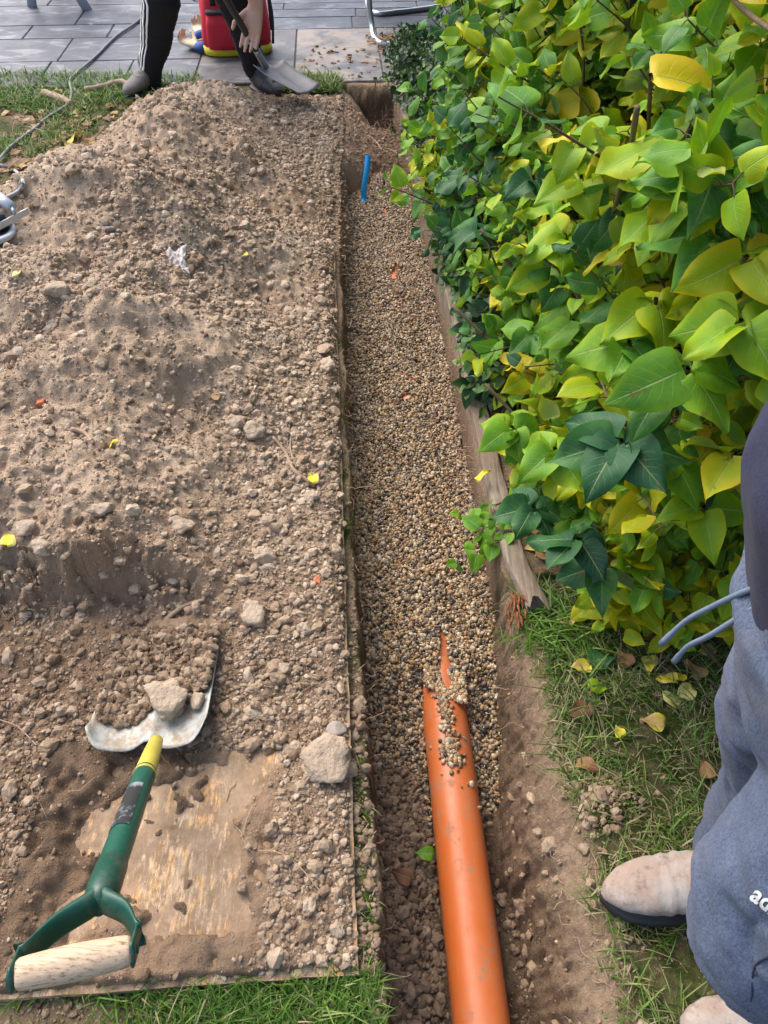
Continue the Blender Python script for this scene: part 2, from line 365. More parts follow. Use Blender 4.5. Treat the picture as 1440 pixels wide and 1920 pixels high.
def trench(x, y):
    jx = .012*fbm(x, y, 9, 4, 3)+.006*fbm(x, y, 50, 3, 4)
    l = lipL(y)+jx; r = np.where(y < 1.12, lipR(y)+jx*1.8, np.minimum(lipR(y), 9)+.0*jx)
    fl = l+.014; fr = np.where(y < 1.14, floorR(y)+jx*1.5, lipR(y)-.006)
    inside = (ss(0, 1, (x-l)/np.maximum(fl-l, .004)))*(1-np.clip((x-fr)/np.maximum(r-fr, .004), 0, 1))**np.where(y < 1.14, 2.3, 1.)
    t = np.clip((x-fr)/np.maximum(r-fr, .004), 0, 1)
    led = np.where((t > 0) & (t < 1), .03*np.sin(t*pi*2.3+3*vn(x*3, y*5, None, 8)), 0)*(y < 1.15)
    inside = inside*(1-ss(TEND-.10, TEND, y+jx*1.5))
    return inside, led
def ground_z(x, y):
    ins, led = trench(x, y)
    top = .006*fbm(x, y, 4, 4, 21)+.004*fbm(x, y, 30, 3, 22)
    # soil ridge of loose earth on the right lawn, and bare trodden bank
    c = P(1140, 1510); top = top+.030*np.exp(-(((x-c.x)/.055)**2+((y-c.y)/.045)**2))
    top = top+np.where((x > .05) & (y > 1.3), .0, 0)
    fz = FZ(y)+.016*fbm(x, y, 7, 4, 5)+.006*fbm(x, y, 45, 3, 6)
    # clods of fallen earth on the near left floor
    fz = fz+.05*ss(.12, -.02, x-.0)*ss(.95, .6, y)+.02*ss(.20, .29, x)*ss(.75, .6, y)
    wl = ins*(1-ins)*4
    z = top*(1-ins)+fz*ins+wl*(.020*fbm(x, y, 16, 4, 24)+.012*fbm(x, y, 50, 3, 25))*((y < 1.15) | (y > 4.2))
    return z
g1x = np.concatenate([-np.geomspace(60, 2.6, 28), np.arange(-2.5, -.30, .02), np.arange(-.30, .235, .005), np.arange(.235, .42, .0024), np.arange(.42, .60, .005), np.arange(.6, 2.0, .02), np.geomspace(2.05, 60, 28)])
g1y = np.concatenate([-np.geomspace(60, .4, 26), np.arange(-.35, 1.3, .0045), np.arange(1.3, 4.75, .009), np.geomspace(4.8, 80, 34)])
def grid(gx, gy, fz):
    X, Y = np.meshgrid(gx, gy); Z = fz(X, Y); V = np.stack([X, Y, Z], -1).reshape(-1, 3); nx, ny = len(gx), len(gy)
    i = (np.arange(ny-1)[:, None]*nx+np.arange(nx-1)[None]).ravel()
    return V, np.stack([i, i+1, i+1+nx, i+nx], 1), X, Y, Z
def turf_mask(x, y):
    n = fbm(x, y, 6, 4, 31)
    r = ss(0.0, .04, x-lipR(y)+n*.03)*ss(1.35, 1.1, y)
    bl = ss(.30, .27, y-.0+.0*n)*ss(.03, -.01, x-lipL(y)) * ss(-.75, -.35, x+n*.2)
    strip = (x > xb(y))*(x < lipL(y))*1.*ss(-.35, .1, n+.25*(1.2-y))
    tl = ss(4.02, 4.25, y+n*.25)*(x < -.2)+ss(-.1, .25, n)*(x < -1.2)*(y > 3)*.8
    tl = tl*(y < 4.75)
    return np.clip(r+bl+strip+tl, 0, 1)
V, F, X, Y, Z = grid(g1x, g1y, ground_z)
wi = trench(V[:, 0], V[:, 1])[0]; wi = 4*wi*(1-wi)*((V[:, 1] < 1.2) | (V[:, 1] > 4.2))     # rough the cut faces sideways
V[:, 0] += wi*(.014*fbm(V[:, 1], V[:, 2]*1.6, 14, 4, 26)+.010*fbm(V[:, 1], V[:, 2], 45, 4, 27))*(V[:, 1] < 2)
V[:, 1] += wi*.03*fbm(V[:, 0], V[:, 2]*1.5, 14, 4, 28)*(V[:, 1] > 4.2)
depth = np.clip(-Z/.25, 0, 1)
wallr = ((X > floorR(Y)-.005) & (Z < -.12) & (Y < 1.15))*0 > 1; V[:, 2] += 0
soil_dark = .22+.30*depth*(~wallr)-.0*wallr + .10*((Y > 3.6) & (Z < -.03))  # ground soil runs darker with trench depth and low at the far end
far = (np.abs(X) > 2.4) | (Y < -.5)
ground = npmesh('ground', V, F, GROUND, attrs={'soil_dark': soil_dark.ravel(), 'turf': np.where(far, 1, turf_mask(X, Y)).ravel()})
tag(ground, 'garden ground with the trench cut through it', None, None, 'structure')
if 'category' in ground: del ground['category']

# ------------------------------------------------------------------ gravel bed
def pipe_x(y): return .1995-.0545*y
def grav_z(x, y):
    base = np.interp(y, [.55, .75, .9, .97, 1.05, 1.3, 2, 3.4, 3.8, 3.95], [-.295, -.262, -.232, -.208, -.178, -.166, -.162, -.160, -.165, -.20])
    base = base+.010*fbm(x, y, 5, 3, 40)+.006*fbm(x, y, 16, 2, 41)
    d = np.abs(x-pipe_x(y))
    base = base+.012*np.exp(-(d/.07)**2)*(y > 1.0)
    # left of the pipe the gravel stops early
    base = base-.10*ss(.84, .62, y+.02*fbm(x, y, 20, 2, 44))*ss(.12, .05, x)
    base = base-.012*ss(.2, .27, x)*ss(1.3, .9, y)
    base = base+.012*ss(.05, .0, x-lipL(y))+.01*ss(.05, 0, lipR(y)-x)
    return base
EXP = [(P(720, 345, -.16), .006, .03), (P(700, 372, -.16), .005, .02), (P(750, 640, -.16), .006, .012), (P(833, 1235, -.165), .012, .085), (P(838, 1275, -.165), .010, .03), (P(762, 747, -.16), .024, .014), (P(755, 752, -.16), .015, .01), (P(768, 712, -.16), .009, .014), (P(738, 520, -.16), .013, .045), (P(742, 505, -.16), .007, .03),
       (P(715, 368, -.16), .010, .02), (P(722, 400, -.16), .007, .05)]
def exposed(x, y):
    e = np.zeros(np.shape(x), bool); jit = .35*fbm(x, y, 60, 2, 77)
    for c, a, b in EXP: e |= (((x-c.x)/a)**2+((y-c.y)/b)**2) < 1+jit
    return e
gx = np.arange(-.24, .40, .008); gy = np.arange(.5, 3.98, .01)
V, F, X, Y, Z = grid(gx, gy, lambda x, y: grav_z(x, y)-.006-.05*exposed(x, y))
ok = ((V[:, 0] > lipL(V[:, 1])-.01) & (V[:, 0] < np.maximum(lipR(V[:, 1]), floorR(V[:, 1]))+.01) & (V[:, 2] > ground_z(V[:, 0], V[:, 1])-.02))
ok &= ~((np.abs(V[:, 0]-pipe_x(V[:, 1])) < .05) & (V[:, 1] < .98))
F = F[ok[F].all(1)]
bedV, bedF = V, F
N = 105000
px_ = rng.uniform(-.22, .38, N); py_ = rng.uniform(.5, 3.97, N)
ok = (px_ > lipL(py_)+.0) & (px_ < np.where(py_ < 1.14, floorR(py_)+.02, lipR(py_)-.003)) & (~exposed(px_, py_))
dpx = np.abs(px_-pipe_x(py_))
ok &= ~((dpx < .052) & (py_ < 1.0))
pz = grav_z(px_, py_)
ok &= pz > ground_z(px_, py_)-.012
ok &= rng.uniform(size=N) < np.interp(py_, [.5, .62, .75, 4], [.05, .45, 1, 1])
px_, py_, pz = px_[ok], py_[ok], pz[ok]
# stray gravel lying on top of the pipe's end
def pile(cx, cy, ax, ay, n):
    x = rng.normal(cx, ax, n); y = rng.normal(cy, ay, n); return x, y
ex, ey = [], []
for a in [(846, 1400, .013, .016, 120), (838, 1350, .007, .018, 60), (832, 1320, .007, .016, 60), (826, 1300, .008, .010, 40), (852, 1425, .012, .008, 40), (850, 1450, .02, .03, 14)]:
    c = P(a[0], a[1], -.168); x_, y_ = pile(c.x, c.y, *a[2:]); ex.append(x_); ey.append(y_)
ex = np.concatenate(ex); ey = np.concatenate(ey); dd = np.abs(ex-pipe_x(ey)); k_ = dd < .05; ex, ey, dd = ex[k_], ey[k_], dd[k_]
PR = .0545; PZ = lambda y: -.224+.0*y
ez = PZ(ey)+np.sqrt(PR**2-dd**2)+.003
# a heavier cover over the collar
cx2 = rng.uniform(.1, .2, 900); cy2 = rng.uniform(.93, 1.03, 900); lim = .950+.028*np.clip((pipe_x(cy2)-cx2)/.05, -1, 1)+.012*fbm(cx2, cy2, 50, 2, 9)
k_ = (cy2 > lim) & (~exposed(cx2, cy2)); cx2, cy2 = cx2[k_], cy2[k_]; cz2 = np.maximum(grav_z(cx2, cy2), -.172)+.002
ax_, ay_, az_ = np.concatenate([px_, ex, cx2]), np.concatenate([py_, ey, cy2]), np.concatenate([pz+rng.uniform(-.005, .005, len(pz)), ez, cz2])
npb = len(ax_); sz = rng.gamma(5, .00105, npb)*1.0+.0012; sz = np.clip(sz, .0020, .0100)*.70
sc = sz[:, None]*rng.uniform(.5, 1.5, (npb, 3)); pos = np.stack([ax_, ay_, az_], 1)
near = ay_ < 1.7
vA = [rockv(2, .5, 50+i, 1.4, 8) for i in range(12)]; vB = [rockv(1, .4, 60+i, 1.4, 5) for i in range(8)]
R = rotmats(npb, .7); tint = rng.uniform(0, 1, npb); tint = np.where(tint > .999, .99, tint)
Vs, Fs, Ts = [bedV], [], [np.full(len(bedV), .15)]
Fq = np.concatenate([bedF[:, [0, 1, 2]], bedF[:, [0, 2, 3]]]); Fs.append(Fq); k = len(bedV)
for sel, va in ((near, vA), (~near, vB)):
    a, b, c = scatter(va, pos[sel], R[sel], sc[sel]); Vs.append(a); Fs.append(b+k); Ts.append(tint[sel][c]); k += len(a)
gravel = npmesh('gravel_bed', np.concatenate(Vs), np.concatenate(Fs), GRAV, attrs={'tint': np.concatenate(Ts)})
tag(gravel, 'brown and cream pea gravel filling the trench around the pipe', 'gravel', None, 'stuff')

# ------------------------------------------------------------------ drain pipes
def pipe(name, y0, y1, r, th, dz, label, chamfer=True, rise=0):
    a = Vector((pipe_x(y0), y0, PZ(y0)+dz)); b = Vector((pipe_x(y1), y1, PZ(y1)+dz)); t = (b-a).normalized()
    pts = []; rr = []
    L = (b-a).length; k = max(4, int(L/.04))
    for i in range(k+1): pts.append(a+t*(L*i/k)); rr.append(r)
    if chamfer: pts += [b+t*.004, b+t*.007, b+t*.008]; rr += [r-.0015, r-.004, r-th]
    else: pts.append(b+t*.001); rr.append(r-th)
    for i in range(k, -1, -1): pts.append(a+t*(L*i/k)); rr.append(r-th)
    for v in pts: v.z += rise*float(ss(1.15, 2.0, v.y))
    V, F = sweep(pts, rr, 64, None, False)
    n = 64; m = len(pts); F += [((m-1)*n+j, (m-1)*n+(j+1) % n, (j+1) % n, j) for j in range(n)]
    o = MB().add(V, F).build(name, PIPE); sharp(o, 50)
    return tag(o, label, 'pipe')
pipe('drain_pipe', -.35, 1.0, PR, .0035, 0, 'thick orange plastic drain pipe lying bare in the near end of the trench')
pipe('buried_pipe', .9, 3.6, .0500, .003, .0060, 'orange pipe mostly under the gravel, showing only in thin patches', False, .013)
wp = P(690, 292, .02); wq = P(682, 374, -.155)
pts = catmull([wq+Vector((-.005, -.05, -.02)), wq, P(683, 350, -.10), P(688, 318, -.03), wp], 6)
mb = MB().tube(pts, .0135, 20, None, False); V, F = sweep(pts[::-1], .0105, 20, None, False); mb.add(V, F)
n = 20; m = len(pts); o = mb.build('water_pipe', simple('blue_plastic', (.01, .33, .72), .4, vs=10, var=.12, bump=.05))
tag(o, 'bright blue water pipe stub rising from the gravel at the far end', 'pipe')
k = m*n
me = o.data; bm = bmesh.new(); bm.from_mesh(me); bm.verts.ensure_lookup_table()
for j in range(n): bm.faces.new([bm.verts[(m-1)*n+j], bm.verts[(m-1)*n+(j+1) % n], bm.verts[k+(n-((j+1) % n)) % n], bm.verts[k+(n-j) % n]]) if False else None
bmesh.ops.create_circle(bm, cap_ends=True, segments=18, radius=.0128, matrix=Matrix.Translation(pts[-1]) @ (pts[-1]-pts[-2]).to_track_quat('Z', 'Y').to_matrix().to_4x4())
bm.to_mesh(me); bm.free()

# ------------------------------------------------------------------ plywood boards
BA = atan2(.0597, 1)
def board(name, y0, y1, wid, label, z=.012, dx=0):
    mb = MB(); th = .016
    # board built in the trench-aligned frame, slightly wavy edge
    ux = Vector((cos(BA), sin(BA)*1.0, 0)); ux = Vector((1, .062, 0)).normalized(); uy = Vector((-.0597, 1, 0)).normalized()
    o0 = Vector((xb(y0)+dx, y0, z)); L = (y1-y0)/uy.y; nx, ny = 40, 80; V = []; F = []
    for s_ in (0, 1):
        for j in range(ny+1):
            for i in range(nx+1):
                e = .0018*vn(j*.7, i*.7, None, 4)*(i in (0, nx) or j in (0, ny))
                p = o0-ux*(wid*i/nx+e)+uy*(L*j/ny+e)+Vector((0, 0, -th*s_+.003*sin(j*.09)+.002*sin(i*.2))); V.append(p)
    M = (nx+1)*(ny+1)
    for j in range(ny):
        for i in range(nx):
            a = j*(nx+1)+i; F.append((a, a+nx+1, a+nx+2, a+1)); F.append((a+M, a+1+M, a+nx+2+M, a+nx+1+M))
    for j in range(ny):
        for i in (0, nx):
            a = j*(nx+1)+i; b = a+nx+1; f = (a, a+M, b+M, b); F.append(f if i == 0 else f[::-1])
    for i in range(nx):
        for j in (0, ny):
            a = j*(nx+1)+i; b = a+1; f = (a, b, b+M, a+M); F.append(f if j == 0 else f[::-1])
    o = MB().add(V, F).build(name, PLY, smooth=True); sharp(o, 40)
    return tag(o, label, 'board')
board('plywood_board', .318, 2.76, 1.22, 'scraped plywood sheet under the soil heap, its bare corner by the trench', z=.02)
def bfront(x): return .320+.062*(x+.044)
def bz(x, y): return np.where((x < xb(y)) & (y > bfront(x)+.004) & (y < 2.75), .021, 0)

# ------------------------------------------------------------------ soil heap
c0 = P(285, 1600, .02)
def thin(x, y):                                        # soil layer on the plywood
    n = fbm(x, y, 7, 5, 60); n2 = fbm(x, y, 28, 4, 61)
    t = .010+.010*n+.004*n2
    sx = (x-c0.x)/.215; sy = (y-c0.y)/.195; q = np.maximum(np.abs(sx), np.abs(sy))**2+.15*(sx*sx+sy*sy)
    bare = ss(1.15, .35, q+n*1.0+.95*n2)*.92
    t = t-.026*bare
    t = t+.028*ss(-.50, -.66, x+.05*n)*ss(.2, .5, y)+.018*ss(.80, .98, y+.05*n)
    edge = xb(y)-x; t = t*ss(-.01, .04, edge)+(-.02)*(1-ss(.0, .010, edge+.006*n2))
    t = t-.03*ss(.016, .002, y-bfront(x)+.012*n2+.006*n)
    return t
def heap_z(x, y):
    n = fbm(x, y, 2.2, 4, 70); nf = fbm(x, y, 9, 5, 71); nm = fbm(x, y, 38, 4, 73); w_ = 1-np.minimum(1, worl(x, y, 16, 5)*1.3); w2 = 1-np.minimum(1, worl(x, y, 38, 6)*1.3)
    b = bz(x, y)
    yy = y+.05*nf
    A = np.interp(y, [1.0, 1.2, 1.6, 2.0, 2.5, 3.0, 3.5, 3.9, 4.15, 4.4, 4.6], [.115, .145, .185, .23, .27, .31, .38, .45, .39, .14, -.03])
    left = ss(0, 1, (yy+.03*nm+.04*nf-1.00)/(.11+.04*n))                       # dug face on the left
    right = ss(.85, 1.75, yy)
    f = ss(-.30, -.52, x+.04*nf)
    front = left*f+right*(1-f)
    edge = xb(y)-x
    over = np.interp(y, [0, 2.9, 3.4, 3.9, 4.4, 5], [0, 0, .0, .03, .05, .02])
    wr = np.interp(y, [1, 2, 3, 4], [.55, .62, .66, .86])
    side = np.clip((edge+over)/wr, 0, 1); side = side**np.interp(y, [3.2, 4.0], [1.15, 2.6])*(1-.25*side)/.75
    lx = np.interp(y, [0, 2.2, 2.8, 3.3, 3.8, 4.2, 4.6], [-2.6, -2.0, -1.62, -1.44, -1.32, -1.22, -1.1])
    ls = np.clip((x-lx)/.62, 0, 1)
    body = A*front*side*ls
    hump = (.050*n+.036*nf+.012*nm+.026*np.sin(y*8.5+x*2.3+2.4*n))*ss(0, .12, body)
    fine = (.007*w_+.006*w2+.007*nm)*ss(-.01, .03, body+.02)
    z = body+hump+fine+.022*(1-np.abs(fbm(x*.7, y, 5, 3, 88))*2.2)*ss(.06, .2, body)
    pad = thin(x, y)
    o = np.where(y < 2.76, np.maximum(pad, -.02), -.02+.03*ss(-.03, .02, edge+over+.03*nf)*ss(0, .1, ls)*ss(4.5, 4.3, y))
    r_ = b+o+z
    r_ = np.where(y > 2.76, r_-.5*ss(-.005, .06+.35*ss(3.55, 3.8, y), x-lipL(y)+.01*nm), r_)
    sp = np.minimum(-.075+np.clip((-.12-x), -.3, .4)*.62, .035)+.022*nf+.010*nm     # earth spilling into the far end of the trench
    sp = sp-.25*ss(3.95, 3.70, y+.05*nf)-.22*ss(4.28, 4.42, y+.05*nf)-.3*ss(.0, .12, x-.0)
    return np.where((y > 3.5) & (x > -.75), np.maximum(r_, sp), r_)
hx = np.concatenate([np.arange(-2.3, -1.0, .012), np.arange(-1.0, .10, .0055)]); hy = np.concatenate([np.arange(.18, 1.4, .005), np.arange(1.4, 4.62, .0085)])
V, F, X, Y, Z = grid(hx, hy, heap_z)
kill = (V[:, 2] < np.where(V[:, 1] < 2.9, bz(V[:, 0], V[:, 1])-.012, ground_z(V[:, 0], V[:, 1])-.015)) | ((V[:, 0] > xb(V[:, 1])+.006) & (V[:, 1] < 2.9)) | (V[:, 1] < bfront(V[:, 0])-.002)
F = F[~kill[F].all(1)]
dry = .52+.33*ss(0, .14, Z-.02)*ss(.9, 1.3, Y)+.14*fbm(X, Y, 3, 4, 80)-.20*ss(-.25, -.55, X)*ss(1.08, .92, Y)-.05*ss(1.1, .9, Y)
gz = np.gradient(Z, hy, axis=0); dry = dry-.10*ss(.8, 2.0, gz)  # steep slopes rising away from the camera get a darker soil tone
heap = empty('soil_heap', (-.8, 2.6, 0), 'long heap of dry brown spoil piled on boards beside the trench', 'soil heap')
def sub(o): o.parent = heap; o.matrix_parent_inverse = Matrix.Translation(heap.location).inverted(); return o
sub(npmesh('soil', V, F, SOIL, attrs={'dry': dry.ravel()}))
# clods
def clods(n, x0, x1, y0, y1, smin, smax, pw, va, dens=None, zf=heap_z, lift=.25, flat=.75):
    x = rng.uniform(x0, x1, n); y = rng.uniform(y0, y1, n)
    s_ = smin*(1-rng.uniform(size=n)*(1-(smin/smax)**pw))**(-1/pw)
    k_ = np.ones(n, bool) if dens is None else rng.uniform(size=n) < dens(x, y)
    x, y, s_ = x[k_], y[k_], s_[k_]; z = zf(x, y)
    k_ = (z > bz(x, y)-.008) | (zf is not heap_z); x, y, z, s_ = x[k_], y[k_], z[k_], s_[k_]; m = len(x)
    sc = s_[:, None]*rng.uniform(.7, 1.3, (m, 3))*np.array([1, 1, flat])
    a, b, c = scatter(va, np.stack([x, y, z+lift*s_], 1), rotmats(m, .5), sc)
    t = np.clip(rng.normal(.64, .2, m)+.12*(y > 1.15)-.20*(y < 1.0)*(x < -.33), 0, 1.2); return a, b, t[c]
cA = [rockv(2, .55, 90+i, 1.9, 10, .07) for i in range(9)]; cB = [rockv(1, .5, 100+i, 1.6, 5, .12) for i in range(9)]; cC = [rockv(3, .55, 110+i, 1.9, 12, .05) for i in range(8)]
inb = lambda x, y: ((x < xb(y)-.004) | (y > 2.9)) & (y > bfront(x)+.004)
def dn(x, y): # fewer crumbs where the soil is smooth, more at the foot and along the edge
    n = fbm(x, y, 3.3, 4, 120); e = xb(y)-x
    d = np.clip(.30-.12*ss(1.7, 2.6, y)+1.3*n+.8*ss(.42, .08, e)+.45*ss(1.25, .85, y), .20, 1)
    sx = (x-c0.x)/.22; sy = (y-c0.y)/.2; d = d*np.where(np.maximum(np.abs(sx), np.abs(sy)) < 1, .10, 1)
    return d*inb(x, y)*(x > -.62*y-.55)
L = [clods(150000, -1.75, -.03, .28, 2.0, .0012, .008, 1.9, cB, dn), clods(15000, -1.6, -.03, .30, 2.2, .005, .018, 2.7, cA, dn, lift=.12),
     clods(90000, -2.2, -.05, 2.0, 4.55, .0022, .011, 1.9, cB, dn), clods(8500, -2.2, -.06, 2.0, 4.5, .007, .024, 2.6, cA, dn, lift=.1),
     clods(750, -1.3, -.05, .6, 3.0, .011, .024, 2.8, cC, dn, lift=.05)]
k = 0; Vs, Fs, Ts = [], [], []
for a, b, c in L: Vs.append(a); Fs.append(b+k); Ts.append(c); k += len(a)
o = sub(npmesh('clods', np.concatenate(Vs), np.concatenate(Fs), CLOD, attrs={'tint': np.concatenate(Ts)}, smooth=False)); tag(o, kind='stuff')
# crumbs in the trench and on the lawn
def dg_(x, y):
    ins, _ = trench(x, y); n = fbm(x, y, 8, 3, 130)
    a = ins*((y < .92)*(.35+.6*(x < .12)+.4*n)*(np.abs(x-pipe_x(y)) > .055)*((x < .12)*1.+(y < .56)*.5+.1) + (y > 3.75)*.9)
    c = P(1140, 1510); b = .95*np.exp(-(((x-c.x)/.06)**2+((y-c.y)/.05)**2))
    s_ = .4*((x > xb(y)) & (x < lipL(y))); r = .035*((x > floorR(y)) & (x < lipR(y)+.04) & (y < 1.1))
    bl = .5*(y < .3)*(x < -.25); d = .04*(x > .37)*(y < 1.1)+.5*((x > lipR(y)+.06) & (y > 1.2))
    return np.clip(a+b+s_+r+bl+d, 0, 1)
L = [clods(60000, -.62, .62, .12, 1.12, .0015, .009, 1.9, cB, dg_, ground_z), clods(3600, -.1, .45, .12, .85, .006, .018, 2.3, cA, dg_, ground_z),
     clods(16000, -.3, .75, 1.1, 4.58, .002, .011, 2.0, cB, dg_, ground_z), clods(3500, -.27, -.15, 2.7, 4.3, .002, .012, 2.0, cB, lambda x, y: (x < lipL(y)+.03)*1., lambda x, y: np.where(x < lipL(y)+.005, np.maximum(heap_z(x, y), ground_z(x, y)), -.02-.14*rng.uniform(size=len(x)))), clods(9000, -.5, .09, 3.7, 4.45, .002, .013, 2.0, cB, lambda x, y: .8+0*x, lambda x, y: np.maximum(heap_z(x, y), ground_z(x, y))), clods(7000, -2.2, -1.1, 2.8, 4.6, .002, .012, 2, cB, lambda x, y: .5+0*x, ground_z)]
k = 0; Vs, Fs, Ts = [], [], []
for a, b, c in L: Vs.append(a); Fs.append(b+k); Ts.append(c*np.where(a[:, 2] < -.10, .52, .8)); k += len(a)  # crumbs low in the trench tinted darker, depth shade put into the colour
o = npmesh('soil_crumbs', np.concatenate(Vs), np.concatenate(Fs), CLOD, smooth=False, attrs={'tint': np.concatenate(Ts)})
tag(o, 'loose dark crumbs of earth strewn over the trench floor and lawn', 'soil crumbs', None, 'stuff')
HZ = lambda x, y: float(max(heap_z(np.array([x]), np.array([y]))[0], bz(np.array([x]), np.array([y]))[0]))
GZ = lambda x, y: float(ground_z(np.array([x]), np.array([y]))[0])
def onheap(px, py):                                   # photo pixel dropped onto the heap surface
    zz = np.linspace(.6, -.3, 700); q = np.array([P(px, py, a)[:] for a in zz])
    hz = np.maximum(np.maximum(heap_z(q[:, 0], q[:, 1]), bz(q[:, 0], q[:, 1])), ground_z(q[:, 0], q[:, 1])); i = int(np.argmax(zz <= hz))
    return P(px, py, float(zz[i]))
def stone(px, py, wpx, hpx, label, mat=STONE, name='stone', amp=.4, flat=.7, seed=None, z=None, group='stones and hard clods lying on the soil'):
    p = onheap(px, py) if z is None else P(px, py, z)
    D = (p-Vector((0, 0, H))); Zc = D.y*cos(TH)-D.z*sin(TH)*1.0
    Zc = abs(D.y*cos(TH)-D.z*sin(TH)); rx = wpx/2/FP*Zc; ry = hpx/2/FP*Zc/.85
    V, F = rockv(4, amp*1.5, seed or int(px+py), 1.3, 7, .012); V = V*np.array([rx, ry, min(rx, ry)*flat]); V *= 1+(.22*fbm(V[:, 0], V[:, 1], 45, 4, 5, V[:, 2], .65)*(amp > .2))[:, None]
    o = npmesh(name, V, F, mat); o.location = p+Vector((0, 0, min(rx, ry)*flat*.30)); o.rotation_euler = (0, 0, 0)
    return tag(o, label, 'stone' if name != 'brick_chip' else 'brick chip', group if name == 'stone' else None)
for a in [(606, 1436, 88, 92, 'largest pale pitted stone on the board near its right edge'),
          (475, 1150, 48, 52, 'tan stone in the middle of the clods, right of the brown stick'),
          (438, 795, 44, 38, 'left one of two pale stones side by side on the heap slope'),
          (474, 812, 46, 36, 'right one of two pale stones side by side on the heap slope'),
          (340, 990, 52, 34, 'pale flat stone at the lip of the hollow in the heap'),
          (225, 1052, 34, 26, 'small bright cream stone just above the dug face of the heap'),
          (80, 1028, 46, 32, 'tan stone to the right of the crumpled yellow leaf'),
          (46, 990, 40, 34, 'tan stone just above the crumpled yellow leaf'),
          (524, 1256, 42, 28, 'flat tan stone on the board right of the loaded shovel'),
          (303, 1268, 42, 26, 'light stone lying just behind the shovel blade'),
          (580, 1698, 30, 38, 'knobbly pale stone low on the board by a thin root'),
          (108, 548, 60, 40, 'broad sandy clod on the left of the heap below a yellow leaf'),
          (614, 690, 34, 44, 'tan clod by the trench edge at the foot of the heap'),
          (580, 935, 36, 28, 'light clod below the yellow leaf near the trench edge'),
          (190, 955, 60, 28, 'wide low pale clod on the near end of the heap'),
          (570, 1180, 30, 24, 'pale angular stone right of the tan stone on the slope'),
          (632, 1742, 30, 24, 'brownish stone near the bottom right corner of the board'),
          (474, 1338, 34, 26, 'brown pebble on the board left of the pitted stone'),
          (495, 1045, 40, 34, 'tan lump on the lower slope above the stick')]:
    stone(*a)
for a in [(632, 1371, 42, 30, 'smooth grey rounded stone just behind the pitted stone', STONE2, 'stone', .12),
          (280, 1260, 36, 44, 'smooth dark brown pebble behind the shovel blade', STONE2, 'stone', .15),
          (205, 430, 20, 14, 'small dark grey pebble on the upper left heap', STONE2, 'stone', .2)]: stone(*a)
stone(76, 757, 20, 22, 'orange brick chip on the left side of the heap', BRICK, 'brick_chip', .3)
stone(594, 1088, 16, 18, 'small orange brick chip near the trench edge of the heap', BRICK, 'brick_chip', .3)

# ------------------------------------------------------------------ timber edging
tl = [(.058, 4.58), (.070, 4.35), (.177, 3.09), (.236, 2.18), (.291, 1.25), (.335, 1.085)]
mbs = MB()
def timber(name, pts, label, wid=.052, h=.14, top=.028, ragged=True):
    V = []; F = []; k = 70; P_ = np.array(pts); L = np.concatenate([[0], np.cumsum(np.hypot(*np.diff(P_, axis=0).T))]); s_ = np.linspace(0, L[-1], k)
    X_ = np.interp(s_, L, P_[:, 0]); Y_ = np.interp(s_, L, P_[:, 1]); m = 0
    prof = [(0, -h), (0, -.02), (0, -.004), (.004, 0), (wid*.3, .001), (wid*.55, -.001), (wid-.004, 0), (wid, -.004), (wid, -h)]
    for i in range(k):
        e = .0025*vn(i*.8, 3., None, 9)
        for j, (a, b) in enumerate(prof):
            V.append((X_[i]+a+e+.0015*vn(i*.9, j*2.1, None, 5), Y_[i]+(.03*vn(j*1.7, b*90, None, 6) if ragged and i == k-1 else 0)+(.02*vn(j*2.3+7, b*60, None, 8) if ragged and i == k-2 else 0), top+b+.003*vn(i*.25, j*.8, None, 7)))
    n = len(prof)
    for i in range(k-1):
        for j in range(n-1): F.append((i*n+j, i*n+j+1, (i+1)*n+j+1, (i+1)*n+j))
    F.append(tuple(range(n))); F.append(tuple((k-1)*n+j for j in range(n-1, -1, -1)))
    o = MB().add(V, F).build(name, TIMBER); sharp(o, 40); return tag(o, label, 'edging board')
tb = timber('timber_edging', tl, 'weathered grey timber edging along the right side of the trench, rotten at its near end')
mr = Mt('rotten_wood'); mr.p(Base_Color=mr.ramp(mr.noise(60, 5, .7), [(.3, (.10, .035, .015)), (.55, (.34, .13, .05)), (.7, (.50, .26, .12))]), Roughness=.95); mr.bump(mr.noise(150, 5, .8), 1, .006)
V = []; mb = MB()
for i in range(90):
    a = Vector((.318+random.gauss(0, .010), 1.085+random.uniform(-.045, .05), .005+random.uniform(-.06, .022))); d = Vector((random.gauss(-.1, .3), -1, random.gauss(0, .25))).normalized()
    mb.tube([a, a+d*.012, a+d*random.uniform(.02, .04)], [.003, .0035, .0006], 5)
mb.build('rotten_end', mr.m, tb, False)

